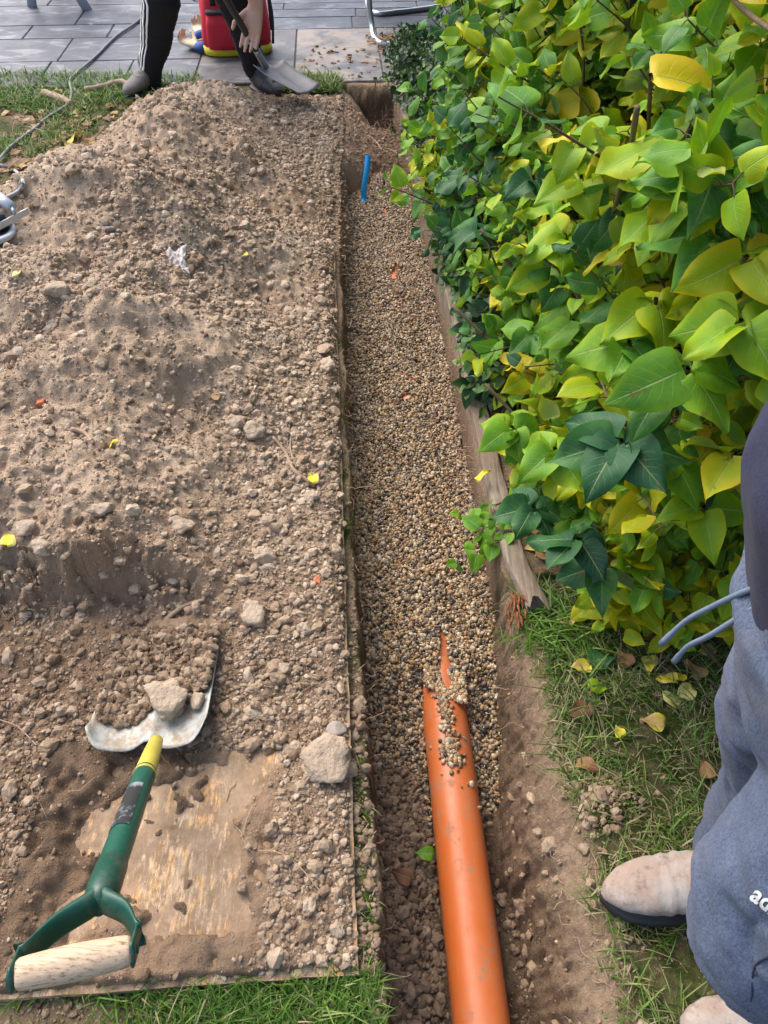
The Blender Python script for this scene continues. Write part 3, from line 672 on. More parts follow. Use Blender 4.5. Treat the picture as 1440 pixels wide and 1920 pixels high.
# ------------------------------------------------------------------ patio
dirn = Vector((-.0565, 1, 0)).normalized(); perp = Vector((dirn.y, -dirn.x, 0)); O = P(720, 150)
def UV(px, py): q = P(px, py)-O; return q.dot(perp), q.dot(dirn)
mb_t = []; Vp, Fp, Tp, Dp = [], [], [], []
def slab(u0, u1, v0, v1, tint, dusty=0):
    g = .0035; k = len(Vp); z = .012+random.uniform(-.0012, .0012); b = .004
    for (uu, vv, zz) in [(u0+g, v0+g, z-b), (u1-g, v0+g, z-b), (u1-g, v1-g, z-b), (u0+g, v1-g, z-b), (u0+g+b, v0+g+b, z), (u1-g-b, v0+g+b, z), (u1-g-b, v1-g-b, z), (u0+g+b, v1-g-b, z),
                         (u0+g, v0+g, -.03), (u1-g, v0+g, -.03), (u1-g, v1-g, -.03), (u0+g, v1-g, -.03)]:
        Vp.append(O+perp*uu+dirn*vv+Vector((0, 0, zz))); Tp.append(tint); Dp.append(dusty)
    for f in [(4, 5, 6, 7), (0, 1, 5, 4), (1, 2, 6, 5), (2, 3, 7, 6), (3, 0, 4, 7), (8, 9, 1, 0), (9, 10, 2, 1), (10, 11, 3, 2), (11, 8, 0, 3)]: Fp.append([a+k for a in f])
ua = UV(552, 140)[0]; ub = UV(370, 135)[0]; uc = UV(85, 138)[0]; vj = [UV(640, y)[1] for y in (57, 35, 20)]
v57 = vj[0]
def dk(u): return float(np.interp(u, [-2, -1.1, -.75, -.3, 1], [.0, .12, .45, .62, .75]))+random.uniform(-.08, .08)  # slabs darken towards the right, a shadow put into their tint
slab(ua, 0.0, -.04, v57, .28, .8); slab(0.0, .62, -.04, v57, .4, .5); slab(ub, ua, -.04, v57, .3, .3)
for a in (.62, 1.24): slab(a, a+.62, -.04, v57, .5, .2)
rows = [-.04, UV(60, 120)[1], UV(60, 77)[1], UV(60, 52)[1], UV(60, 15)[1]]
js = [[uc-1.8, uc-.9, uc, ub+(uc-ub)*.45, ub], [uc-2.1, uc-1.2, uc+.03, ub], [uc-1.5, uc-.28, ub-.62, ub], [uc-1.9, uc-.02, uc+.55, ub], [uc-1.5, uc-.3, uc+.35, ub]]
rows.append(rows[-1]+.3)
for i in range(len(rows)-1):
    j_ = js[i % 5]
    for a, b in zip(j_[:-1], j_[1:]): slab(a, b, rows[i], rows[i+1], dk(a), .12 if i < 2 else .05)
vt = rows[-1]; v = v57; rr_ = [vj[1]-vj[0], vj[2]-vj[1], .15, .3, .22, .45, .3, .6, .3, .6]
for i, h in enumerate(rr_):
    u = ub+(.0 if i % 2 == 0 else -.0); st = [0, .93, .45, 1.2, .6][i % 5]
    cuts = [ub]+[ub+st+.9*q for q in range(6) if ub+st+.9*q > ub+.1]
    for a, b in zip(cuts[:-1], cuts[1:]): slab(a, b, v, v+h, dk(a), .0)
    v += h
v = vt
for i in range(9):
    h = [.45, .3, .6][i % 3]; a0 = ub-3.6-.3*(i % 3); cuts = [a0+.9*q for q in range(5)]; cuts = [c for c in cuts if c < ub-.1]+[ub]
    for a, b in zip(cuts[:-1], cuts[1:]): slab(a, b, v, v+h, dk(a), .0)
    v += h
nn = len(Vp)
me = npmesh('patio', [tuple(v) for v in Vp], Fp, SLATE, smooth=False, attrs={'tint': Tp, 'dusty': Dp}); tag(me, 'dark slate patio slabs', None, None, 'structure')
m_ = simple('patio_joint_sand', (.10, .085, .07), .95, bump=.8, bs=90, bd=.005); mbj = MB()
q = [O+perp*a+dirn*b for a, b in ((-6, -.03), (3, -.03), (3, 5), (-6, 5))]
mbj.add([(p.x, p.y, .0045) for p in q]+[(p.x, p.y, -.04) for p in q], [(0, 1, 2, 3), (4, 5, 1, 0), (5, 6, 2, 1), (6, 7, 3, 2), (7, 4, 0, 3)])
tag(mbj.build('patio_bed', m_, None, False), 'dark sanded joints under the slate slabs', None, None, 'structure')

# ------------------------------------------------------------------ grass
def blades(n, x0, x1, y0, y1, hm, dead, dens, flat=1.0, wid=.0016):
    x = rng.uniform(x0, x1, n); y = rng.uniform(y0, y1, n); k_ = rng.uniform(size=n) < dens(x, y); x, y = x[k_], y[k_]; m = len(x)
    z = ground_z(x, y); h = hm*rng.gamma(6, 1/6, m); a = rng.uniform(0, 2*pi, m); ln = flat*rng.uniform(.5, 1.8, m)
    w_ = wid*rng.uniform(.6, 1.4, m); dx, dy = np.cos(a), np.sin(a); V = []; K = 4
    for i in range(K+1):
        t = i/K; r = h*ln*t*t*.8+h*.1*t; zz = h*(t-.42*np.minimum(ln, 2.2)*t*t*.75); ww = w_*(1-t**2.2)+.0001
        cx, cy, cz = x+dx*r, y+dy*r, z+np.maximum(zz, .002+.003*t)
        V.append(np.stack([cx-dy*ww, cy+dx*ww, cz], 1)); V.append(np.stack([cx+dy*ww, cy-dx*ww, cz+.0006], 1))
    V = np.stack(V, 1); F = np.array([[2*i, 2*i+1, 2*i+3, 2*i+2] for i in range(K)])
    Fa = (F[None]+(np.arange(m)*2*(K+1))[:, None, None]).reshape(-1, 4)
    t = np.where(rng.uniform(size=m) < dead, rng.uniform(.75, 1, m), rng.uniform(0, .72, m)); return V.reshape(-1, 3), Fa, np.repeat(t, 2*(K+1))
def cc(L):
    k = 0; a, b, c = [], [], []
    for x, y, z in L: a.append(x); b.append(y+k); c.append(z); k += len(x)
    return np.concatenate(a), np.concatenate(b), np.concatenate(c)
cm = P(1140, 1510); bt = P(1180, 1700)
def dR(x, y):
    n = fbm(x, y, 9, 4, 200); d = ss(-.03, .015, x-lipR(y)+.02*n)*np.clip(.75+1.6*n, .08, 1)
    d = d*(1-.93*np.exp(-(((x-cm.x)/.055)**2+((y-cm.y)/.045)**2)**1.5))
    d = d*(1-.6*ss(.42, .36, y)*ss(.0, .25, n+.2)); return d
def dS(x, y): return ((x > xb(y)+.002) & (x < lipL(y)+.004))*np.clip(.35+1.4*fbm(x, y, 5, 3, 210)+.5*ss(1.0, .6, y), 0, 1)*ss(2.9, 2.2, y)
def dB(x, y): return (x < lipL(y)-.0)*(y < .322)*ss(-.60, -.28, x+.25*fbm(x, y, 6, 3, 211))*np.clip(.75+.8*fbm(x, y, 7, 3, 211), 0, 1)
def dT(x, y):
    n = fbm(x, y, 3.2, 4, 220); e = O.y-.0565*(x)*0+ (x)*.0-.0
    g = np.clip(ss(4.22, 4.4, y+.12*n), 0, 1)+np.clip(ss(.02, .25, n), 0, 1)*.9*ss(-1.3, -1.6, x+.1*(y-3.5))
    return np.clip(g, 0, 1)*(y < 4.655-.056*(x-0)*1)*(x < -.35)*(heap_z(x, y) < .03)
def dC(x, y): return (y < 4.67)*(y > 4.45)*ss(-.62, -.5, x)*ss(-.22, -.3, x)*1.
V, F, T = cc([blades(29000, .30, 1.15, .1, 1.16, .021, .60, dR, 1.4, .0010), blades(3500, .36, 1.1, .15, 1.15, .040, .12, dR, 1.2, .0014),
              blades(5000, -.24, .03, .2, 2.9, .016, .25, dS, 1., .0011), blades(16000, -.75, .02, .08, .325, .026, .10, dB, .9, .0013)])
tag(npmesh('lawn_grass', V, F, GRASS, attrs={'tint': T}), 'short worn lawn grass beside the trench and below the board', 'grass', None, 'stuff')
V, F, T = cc([blades(22000, -2.6, -1.0, 3.2, 4.75, .04, .12, dT, .9, .0025), blades(9000, -.62, -.2, 4.4, 4.68, .04, .3, dC, .9, .003)])
tag(npmesh('patio_edge_grass', V, F, GRASS, attrs={'tint': T}), 'bright green grass growing along the patio edge behind the heap', 'grass', None, 'stuff')
c = P(1010, 1200); n = 420
def tuft(px, py, n, L_, sp):
    c = P(px, py); return c, n, L_, sp
Vt, Ft, Tt = [], [], []; k = 0
for px, py, n, L_, sp in [(1040, 1165, 150, .13, .05), (990, 1190, 60, .10, .03), (1120, 1190, 90, .12, .06), (1060, 1240, 60, .06, .05)]:
    c = P(px, py)
    for i in range(n):
        x, y = c.x+random.gauss(0, sp), c.y+random.gauss(0, sp*.7); a = random.uniform(0, 2*pi) if i % 2 else random.gauss(-.3, .7)
        h = L_*random.uniform(.4, 1.1); w_ = random.uniform(.0012, .0022); z0 = GZ(x, y); K = 6; t_ = random.uniform(.1, .72)
        for q in range(K+1):
            t = q/K; r = h*(.25*t+.62*t*t); zz = z0+h*(.62*t-.52*t*t); ww = w_*(1-t**3)+.0001
            cx, cy = x+cos(a)*r, y+sin(a)*r; Vt += [(cx-sin(a)*ww, cy+cos(a)*ww, zz), (cx+sin(a)*ww, cy-cos(a)*ww, zz+.001)]; Tt += [t_, t_]
        Ft += [[k+2*q, k+2*q+1, k+2*q+3, k+2*q+2] for q in range(K)]; k += 2*(K+1)
tag(npmesh('long_grass', Vt, Ft, GRASS, attrs={'tint': Tt}), 'long arching grass blades in front of the rotten timber end', 'grass', None, 'stuff')

# ------------------------------------------------------------------ leaves
def leafmesh(fold, bend, wave, seed, nl=9, nw=4, aspect=.40, cord=.11):
    V = []; U = []; 
    for i in range(nl+1):
        t = (i/nl)**1.35; wdt = aspect*(t**.42*(1-t)**(.86+.25*t)/.447 if t > 0 else 0)
        yb = t-cord*sin(pi*min(1, t*2.3+.12))*1.15
        for j in range(-nw, nw+1):
            s_ = j/nw; a = abs(s_); x = wdt*s_; y = t+(yb-t)*a**1.3
            z = fold*abs(x)-bend*t*t*.5+bend*.12*t+wave*sin(t*7+seed+(2 if s_ > 0 else 0))*a*a*.08-.10*a*a*abs(s_)*aspect
            V.append((x, y, z)); U.append((s_, t))
    n = 2*nw+1; F = [[i*n+j, i*n+j+1, (i+1)*n+j+1, (i+1)*n+j] for i in range(nl) for j in range(2*nw)]
    return np.array(V), np.array(F), np.array(U)
LV = [leafmesh(random.uniform(.02, .42), random.uniform(.1, .8), random.uniform(.3, 1.9), random.uniform(0, 6), 10, 4, random.uniform(.36, .47), random.uniform(.10, .17)) for _ in range(16)]
LVs = [leafmesh(random.uniform(.15, .5), random.uniform(.1, .6), .8, random.uniform(0, 6), 5, 2, .34, .03) for _ in range(8)]
LVi = [leafmesh(random.uniform(.05, .3), random.uniform(.1, .4), 2.2, random.uniform(0, 6), 6, 3, .52, .16) for _ in range(8)]
def leaves(name, items, var, mat, parent):            # items: (pos, dir, normal, length, tint)
    n = len(items); A = np.array([i[0][:] for i in items]); D = np.array([i[1][:] for i in items]); Nn = np.array([i[2][:] for i in items])
    Ls = np.array([i[3] for i in items]); T = np.array([i[4] for i in items])
    D /= np.linalg.norm(D, axis=1)[:, None]; Xx = np.cross(D, Nn); Xx /= np.linalg.norm(Xx, axis=1)[:, None]+1e-9; Zz = np.cross(Xx, D)
    R = np.stack([Xx, D, Zz], 2); pick = rng.integers(0, len(var), n); Vs, Fs, Us, Is = [], [], [], []; k = 0
    for q, (V, F, U) in enumerate(var):
        idx = np.nonzero(pick == q)[0]
        if not len(idx): continue
        v = np.einsum('nij,vj->nvi', R[idx], V)*Ls[idx][:, None, None]+A[idx][:, None, :]; m = len(V)
        Vs.append(v.reshape(-1, 3)); Fs.append((F[None]+(np.arange(len(idx))*m)[:, None, None]+k).reshape(-1, 4)); Us.append(np.tile(U, (len(idx), 1))); Is.append(np.repeat(idx, m)); k += m*len(idx)
    I = np.concatenate(Is); rn = rng.uniform(size=n)
    return npmesh(name, np.concatenate(Vs), np.concatenate(Fs), mat, parent, attrs={'tint': T[I], 'rnd': rn[I]}, uv=np.concatenate(Us))
def rv(s=1): return Vector((random.gauss(0, s), random.gauss(0, s), random.gauss(0, s)))
class Tubes:
    def __init__(s): s.V = []; s.F = []
    def add(s, pts, r, n=5):
        V, F = sweep(pts, r, n, None, False); k = len(s.V); s.V += [v[:] for v in V]; s.F += [[i+k for i in f] for f in F]
def shrub(name, label, shoots, mat, var, cat='shrub', lsize=.085, node=.05, nlast=.5, tintf=None, petiole=.018, rb=.006, z0=-.0):
    root = empty(name, (0, 0, 0), label, cat); T = Tubes(); items = []
    for base, tip, out in shoots:
        base, tip = Vector(base), Vector(tip); L = (tip-base).length
        mid = base.lerp(tip, .5)+Vector((0, 0, .12*L))-Vector(out)*.10*L+rv(.03*L)
        pts = catmull([base, base.lerp(mid, .55)+rv(.02*L), mid, mid.lerp(tip, .55)+rv(.015*L)+Vector((0, 0, .02)), tip], 6)
        n = len(pts); T.add(pts, [rb*(1-.75*i/(n-1)) for i in range(n)], 5)
        acc = 0; ang = random.uniform(0, pi); tb_ = random.random()
        cum = [0]
        for i in range(1, n): cum.append(cum[-1]+(pts[i]-pts[i-1]).length)
        tot = cum[-1]; s_ = tot
        while s_ > max(.02, tot-nlast):
            i = max(1, int(np.searchsorted(cum, s_))); i = min(i, n-1); f = (s_-cum[i-1])/max(1e-6, cum[i]-cum[i-1]); p = pts[i-1].lerp(pts[i], f); t = (pts[i]-pts[i-1]).normalized()
            depth = (tot-s_)/nlast
            for sg in (0, pi):
                a = t.orthogonal().normalized(); a.rotate(Matrix.Rotation(ang+sg+random.gauss(0, .3), 3, t))
                d = (a*1.0+t*random.uniform(.2, .9)+Vector((0, 0, -.35+random.gauss(0, .25)))+Vector(out)*.35).normalized()
                if random.random() < .10+.2*depth: continue
                q = p+ (a*.8+t*.4)*petiole
                T.add([p, p.lerp(q, .5)+Vector((0, 0, .002)), q], [.0011, .0009, .0008], 4)
                nor = Vector((0, 0, .7))+Vector(out)*.75+rv(.55)
                sz = lsize*random.uniform(.65, 1.2)*(1-.35*(s_ > tot-.03))
                items.append((q, d, nor, sz, tintf(q, tb_, depth)))
            ang += pi/2; s_ -= node*random.uniform(.8, 1.25)
    npmesh('branches', T.V, T.F, BARK, root)
    leaves('foliage', items, var, mat, root); return root
def lerp(a, b, t): return a+(b-a)*t
def wallx(y): return float(np.interp(y, [.9, 1.1, 1.3, 2.2, 3.1, 4.4], [.40, .37, .36, .275, .225, .12]))
def tint_l(p, tb_, depth):
    base = .30+.37*float(np.interp(p.x, [.15, .35, .6, .9], [.0, .38, .75, 1.0]))*float(np.interp(p.y, [.8, 1.6, 2.6, 3.4], [1., .9, .45, .1]))
    n = float(vn(np.array([p.x*2.5+3]), np.array([p.y*2.5+p.z*2]), None, 66)[0])
    return min(1., max(0., base+.26*n+random.gauss(0, .11)+(.19 if tb_ > .78 else (-.18 if tb_ < .26 else 0))+.10*depth))
sh = []
def far_enough(p): return (Vector(p)-Vector((0, 0, H))).length > 1.08
def add_sh(n, y0, y1, z0, z1, xo=0., xj=.07, tilt=0.1, back=.45):
    for _ in range(n):
        y = random.uniform(y0, y1); z = random.uniform(z0, z1); x = wallx(y)+xo+random.gauss(0, xj)+tilt*z+.085*float(vn(np.array([y*3.2]), np.array([z*3.2]), None, 91)[0])
        b = (x+back*random.uniform(.6, 1.2), y+random.gauss(.05, .12), random.uniform(-.02, max(.0, z-.45)))
        if far_enough((x, y, z)): sh.append((b, (x, y, z), (-.75, -.45, .3)))
random.seed(21)
add_sh(120, 1.2, 2.0, .16, .75); add_sh(115, 1.95, 3.1, .15, .8, -.01); add_sh(110, 1.15, 3.2, .7, 1.5, .0, .08)
add_sh(70, 1.2, 3.0, .3, 1.3, .22, .08)
# near face of the shrub, over the lawn
def add_face(n, x0, x1, z0, z1, yc, yj=.06, slope=-.02):
    for _ in range(n):
        x = random.uniform(x0, x1); z = random.uniform(z0, z1); y = yc+random.gauss(0, yj)+slope*z
        if far_enough((x, y, z)): sh.append(((x+random.gauss(.1, .1), y+random.uniform(.35, .6), random.uniform(-.02, max(0, z-.4))), (x, y, z), (-.45, -.75, .35)))
add_face(80, .40, 1.05, .12, .5, 1.12, .06, -.15); add_face(90, .36, 1.1, .45, 1.15, 1.05, .08, -.1); add_face(60, .5, 1.4, .1, 1.2, 1.2, .08)
lil = shrub('lilac_shrub', 'large lilac shrub with green, lime and yellow heart-shaped leaves, filling the right side', sh, LILAC, LV, 'shrub', .073, .045, .46, tint_l, .02, .0055)
# bold dark sprigs that stand out in front
random.seed(4)
def sprig(px, py, Z_, n, tintc, size, spread=1.0):
    a = (px-720)/FP; b = (py-960)/FP; d = Vector((a, cos(TH)-b*sin(TH), -(sin(TH)+b*cos(TH)))); p = Vector((0, 0, H))+d*Z_
    its = []; T_ = [(p+Vector((.12, .22, -.30)), p+Vector((.05, .10, -.12)), p)]
    for i in range(n):
        h = 2*pi*i/n+random.gauss(0, .2); dd = Vector((cos(h), sin(h)*.8-.15, -.30+random.gauss(0, .12))).normalized()
        its.append((p+dd*.012, dd, Vector((-.15, -.25, 1))+rv(.30), size*.80*random.uniform(.8, 1.12), tintc+random.gauss(0, .05)))
    return its, T_
its = []; tw = Tubes()
for a in [(1165, 825, 1.13, 6, .17, .12), (1240, 735, 1.10, 3, .2, .10), (1340, 322, 1.02, 6, .30, .125), (1345, 440, 1.08, 5, .33, .12), (1180, 640, 1.22, 5, .38, .11), (1000, 950, 1.5, 6, .16, .095), (1085, 1010, 1.4, 5, .15, .10),
          (1130, 1060, 1.45, 4, .2, .095), (1040, 840, 1.35, 5, .45, .10), (1260, 860, 1.2, 5, .5, .10), (1390, 600, 1.0, 5, .55, .12), (1230, 560, 1.2, 4, .62, .11), (1400, 480, 1.02, 4, .7, .12), (1220, 140, 1.12, 1, .78, .15), (1250, 265, 1.15, 2, .66, .13),
          (1090, 330, 1.35, 4, .6, .11), (1140, 240, 1.3, 3, .5, .12), (960, 800, 1.7, 5, .42, .10), (1000, 620, 1.75, 5, .3, .11), (1075, 600, 1.55, 5, .42, .11), (1060, 440, 1.5, 4, .58, .11), (1290, 690, 1.05, 4, .42, .12), (1320, 950, 1.2, 4, .5, .1), (1380, 850, 1.1, 3, .68, .11),
          (900, 430, 1.95, 5, .15, .10), (960, 260, 2.0, 5, .12, .11), (870, 330, 2.2, 4, .14, .10), (1000, 330, 1.7, 5, .18, .11)]:
    i_, t_ = sprig(*a); its += i_
    for t in t_: tw.add(catmull(t, 4), [.0035]*9, 5)
o1 = leaves('foreground_foliage', its, LV, LILAC, lil); npmesh('foreground_twig', tw.V, tw.F, BARK, lil)
tw = Tubes()
for pl, rr0 in (([(1345, -40, 1.15), (1385, 10, 1.08), (1450, 60, .98)], .0035), ([(1058, 470, 1.62), (1085, 560, 1.64), (1120, 680, 1.68), (1135, 760, 1.72)], .0065), ([(900, 430, 1.93), (960, 500, 1.96), (1010, 560, 2.02)], .005), ([(1195, 200, 1.12), (1180, 290, 1.2), (1150, 400, 1.3)], .0045), ([(1335, 320, 1.03), (1330, 400, 1.08), (1345, 500, 1.18)], .004),
                ([(850, 575, 2.12), (920, 640, 2.12), (985, 700, 2.12)], .004), ([(910, 720, 1.96), (975, 790, 1.96), (1030, 860, 1.9)], .004)):
    q = catmull([C3(*a) for a in pl], 6); MB().tube(q, [rr0*(1+.1*sin(i)) for i in range(len(q))], 8).build('stem', BARK, lil)
# low shoots at the foot of the hedge, yellow leaves near the lawn, the seedling over the gravel
random.seed(9); sh = []
for _ in range(40):
    x = random.uniform(.45, .80); y = random.uniform(.98, 1.10)-.1*(x-.5); z = random.uniform(.04, .24)
    sh.append(((x+.05, y+.2, 0), (x, y, z), (-.3, -.8, .5)))
shrub('yellowing_lilac_sucker', 'low bright yellow lilac sucker at the shrub foot beside the lawn', sh, LILAC, LV, 'shrub', .078, .045, .14, lambda p, a, d: min(1, max(.4, .72+random.gauss(0, .13))), .02, .004)
sh = []
for px, py, z in [(865, 965, .02), (880, 1010, .0), (900, 1000, .0), (925, 1015, .02), (860, 1055, -.02), (905, 1040, -.01), (945, 1000, .03)]:
    t = P(px, py, z); sh.append(((.36, t.y+.05, .03), t, (-.5, -.2, .7)))
shrub('hanging_seedling', 'thin shoot of small round green leaves hanging over the gravel', sh, LILAC, [leafmesh(.25, .2, .6, i, aspect=.46) for i in range(4)], 'plant', .047, .045, .14, lambda p, a, d: .42+random.gauss(0, .05), .01, .0022)
random.seed(31); sh = []
for _ in range(260):
    y = random.uniform(3.15, 4.75); z = abs(random.gauss(.0, .28))+.06; y = min(y, 4.62); z = min(z, random.uniform(.12, .30)) if y > 3.95 else z; x = wallx(y)-.02+random.gauss(0, .04)+.30*max(0, z-.12)-.04*(y > 4.2)
    sh.append(((x+.28, y+.1, 0), (x, y, z), (-.7, -.5, .4)))
shrub('honeysuckle_bush', 'dense small-leaved dark green bush at the patio corner', sh, DARKLEAF, LVs, 'shrub', .042, .024, .26, lambda p, a, d: min(1, max(0, .33+random.gauss(0, .2))), .006, .003)
random.seed(32); sh = []
for _ in range(90):
    y = random.uniform(1.7, 3.3); x = wallx(y)-.03+random.gauss(0, .025); z = random.uniform(.04, .22)
    sh.append(((x+.2, y+.05, .02), (x, y, z), (-.7, -.4, .5)))
shrub('privet_bush', 'small mid green shrub poking out over the timber edging', sh, DARKLEAF, LVs, 'shrub', .058, .03, .2, lambda p, a, d: min(1, max(0, .48+random.gauss(0, .2))), .008, .003)
random.seed(33); items = []; T = Tubes(); iv = empty('ivy_climber', (0, 0, 0), 'dark ivy covering the fence behind the lilac, visible at the top right', 'climbing plant')
for i in range(7500):
    y = random.uniform(.6, 5.6); z = random.uniform(0, 2.0)
    x = 1.02-.09*(y-1)+random.gauss(0, .05)-.12*abs(vn(np.array([y*3.]), np.array([z*3.]), None, 3)[0])
    items.append((Vector((x, y, z)), Vector((-.25, random.gauss(0, .6), -1)).normalized(), Vector((-1, -.25, .45))+rv(.3), random.uniform(.045, .08), min(1, max(0, random.gauss(.2, .16)))))
for i in range(60):
    y = random.uniform(.7, 5.4); T.add(catmull([(1.13-.09*(y-1), y, 0), (1.12-.09*(y-1), y+random.gauss(0, .1), .6), (1.1-.09*(y-1), y+random.gauss(0, .2), 1.2), (1.1-.09*(y-1), y+random.gauss(0, .25), 1.9)], 4), [.006]*13, 5)
npmesh('branches', T.V, T.F, BARK, iv); leaves('foliage', items, LVi, DARKLEAF, iv)
# fence behind
FW = simple('fence_wood', (.12, .085, .06), .9, vs=8, var=.3, bump=.5, bs=60, bd=.003)
fe = empty('fence', (1.2, 3, 0), 'dark wooden boundary fence hidden behind the ivy', 'fence'); mb = MB(); mp = None
fr = Matrix.Rotation(.09, 3, 'Z')
for i in range(56):
    p = Vector((1.22, 0, .95))+fr @ Vector((0, -.2+i*.115, 0)); q = MB().box((0, 0, 0), (.018, .112, 1.8)).V; mb.add([fr @ Vector(v)+p for v in q], MB().box((0, 0, 0), (.018, .112, 1.8)).F)
o = mb.build('boards', FW, fe, False); o.matrix_parent_inverse = Matrix.Translation(fe.location).inverted()
for i in range(4):
    p = Vector((1.29, 0, .95))+fr @ Vector((0, -.2+i*2, 0)); o = MB().box(p, (.09, .09, 1.95), fr, .004).build('post', FW, fe, False); o.matrix_parent_inverse = Matrix.Translation(fe.location).inverted()
# leaf litter in the bed (uncountable brown leaves)
random.seed(40); items = []
for i in range(700):
    y = random.uniform(1.15, 4.5); x = float(lipR(np.array([y]))[0])+.08+abs(random.gauss(0, .2)); items.append((Vector((x, y, .012+random.random()*.01)), Vector((random.gauss(0, 1), random.gauss(0, 1), .05)), Vector((0, 0, 1))+rv(.25), random.uniform(.03, .06), random.uniform(0, .5)))
for i in range(130):
    p = P(random.gauss(745, 28), random.gauss(72, 5), .014+random.random()*.03); p.z = .016+random.random()*.03; items.append((p, Vector((random.gauss(0, 1), random.gauss(0, 1), .1)), Vector((0, 0, 1))+rv(.5), random.uniform(.025, .045), random.uniform(.12, .4)))
for i in range(60):
    p = P(random.uniform(570, 730), random.uniform(85, 145), .014); items.append((p, Vector((random.gauss(0, 1), random.gauss(0, 1), .1)), Vector((0, 0, 1))+rv(.35), random.uniform(.02, .04), random.uniform(.05, .4)))
for i in range(230):
    p = P(random.gauss(120, 70), random.uniform(165, 330), .012); p.z = GZ(p.x, p.y)+.012; items.append((p, Vector((random.gauss(0, 1), random.gauss(0, 1), .1)), Vector((0, 0, 1))+rv(.35), random.uniform(.03, .06), random.uniform(0, .55)))
tag(leaves('leaf_litter', items, LVs, DEADLEAF, None), 'brown dry leaf litter lying under the hedge and by the patio', 'leaf litter', None, 'stuff')
# individual fallen leaves
def fleaf(px, py, Lpx, tint, label, ang=None, heapside=False, curl=.3, name='fallen_leaf', z=None, mat=DEADLEAF, asp=.4):
    p = onheap(px, py) if heapside else P(px, py, .02 if z is None else z)
    if heapside: p.z += .010
    elif z is None: p.z = GZ(p.x, p.y)+.016
    D = p-Vector((0, 0, H)); Zc = D.y*cos(TH)-D.z*sin(TH); L_ = Lpx/FP*Zc
    V, F, U = leafmesh(.25, curl, 1.5, px*.1, aspect=asp, cord=.09); V = V-np.array([0, .5, 0]); a = random.uniform(0, 2*pi) if ang is None else ang
    o = npmesh(name, V*L_, F, mat, attrs={'tint': np.full(len(V), tint), 'rnd': np.full(len(V), .5)}, uv=U); o.location = p; o.rotation_euler = (random.gauss(.08, .15), random.gauss(0, .18), a)
    return tag(o, label, 'fallen leaf', 'fallen leaves on the lawn and soil')
random.seed(3)
for a in [(1220, 1241, 40, .86, 'yellow heart-shaped leaf on the lawn, point down, nearest the drawstrings', 2.9), (1251, 1269, 38, .82, 'rounded bright yellow leaf on the lawn below the heart-shaped one', 1.4),
          (1292, 1288, 42, .97, 'pale cream-yellow leaf touching the grey trousers', -.5), (1258, 1306, 38, .99, 'pale buff leaf lying below the yellow leaves', .8),
          (1303, 1250, 44, .42, 'orange-brown leaf tucked against the grey trousers', .4), (1275, 1268, 26, .62, 'half-brown yellow leaf between two yellow leaves', 2.2),
          (1170, 1229, 40, .18, 'glossy reddish brown leaf beside the pale green leaf', .3), (1088, 1247, 38, .55, 'curled tan leaf at the left of the lawn grass', 1.6),
          (1085, 1330, 46, .12, 'dark pinkish brown leaf near the trench bank', 2.0), (1224, 1349, 44, .5, 'crumpled brown and yellow leaf in the middle of the lawn', 1.1),
          (1162, 1366, 26, .6, 'small curled tan leaf on the lawn near the bank', .2), (1106, 1434, 44, .28, 'narrow reddish brown leaf above the soil patch', -1.9),
          (1058, 1160, 34, .4, 'tan leaf at the base of the long grass', .7), (1222, 1192, 34, .35, 'small reddish leaf between yellow leaves and shrub', 1.9), (1294, 1202, 46, .84, 'yellow leaf right behind the drawstring tips', -1.3),
          (1325, 1440, 36, .3, 'pinkish brown leaf half under the trouser leg', 0), (1208, 1128, 36, .84, 'yellow leaf on the grass right below the shrub sucker', .9), (1250, 1172, 30, .8, 'small yellow leaf on the grass behind the drawstring ends', 2.5),
          (1325, 1215, 34, .86, 'bright yellow leaf close to the trouser thigh', 1.9), (1160, 1160, 34, .5, 'tan dead leaf between the long grass and the shrub', -2.2)]: fleaf(*a)
fleaf(1130, 1233, 56, .2, 'pale sage green leaf lying upside down on the lawn', -1.5, mat=LILAC); fleaf(1124, 1286, 38, .56, 'small lime green leaf flat on the lawn', -1.6, mat=LILAC)
for a in [(586, 898, 34, .8, 'yellow leaf on the heap by the dry stick near the trench', 0, True), (17, 1015, 38, .83, 'crumpled bright yellow leaf at the left of the heap', .3, True), (36, 516, 26, .95, 'pale yellow leaf on the upper left of the heap', .2, True),
          (460, 481, 16, .8, 'tiny yellow leaf on the far half of the heap', .3, True), (213, 836, 26, .8, 'thin curled yellow leaf on the heap by a root', -.8, True), (402, 748, 22, .4, 'small orange-brown leaf in the middle of the heap', 1.4, True),
          (130, 265, 70, .5, 'long dry tan leaf at the left foot of the heap', -.8, True)]: fleaf(*a)
fleaf(906, 888, 36, .78, 'narrow yellow leaf hanging over the timber edging', -.9, z=.06, asp=.22); fleaf(795, 1600, 34, .4, 'olive leaf in the trench left of the pipe', 1.5, z=-.24, mat=LILAC); fleaf(752, 1640, 40, .1, 'dark red-brown leaf in the trench left of the pipe', 1.2, z=-.24)

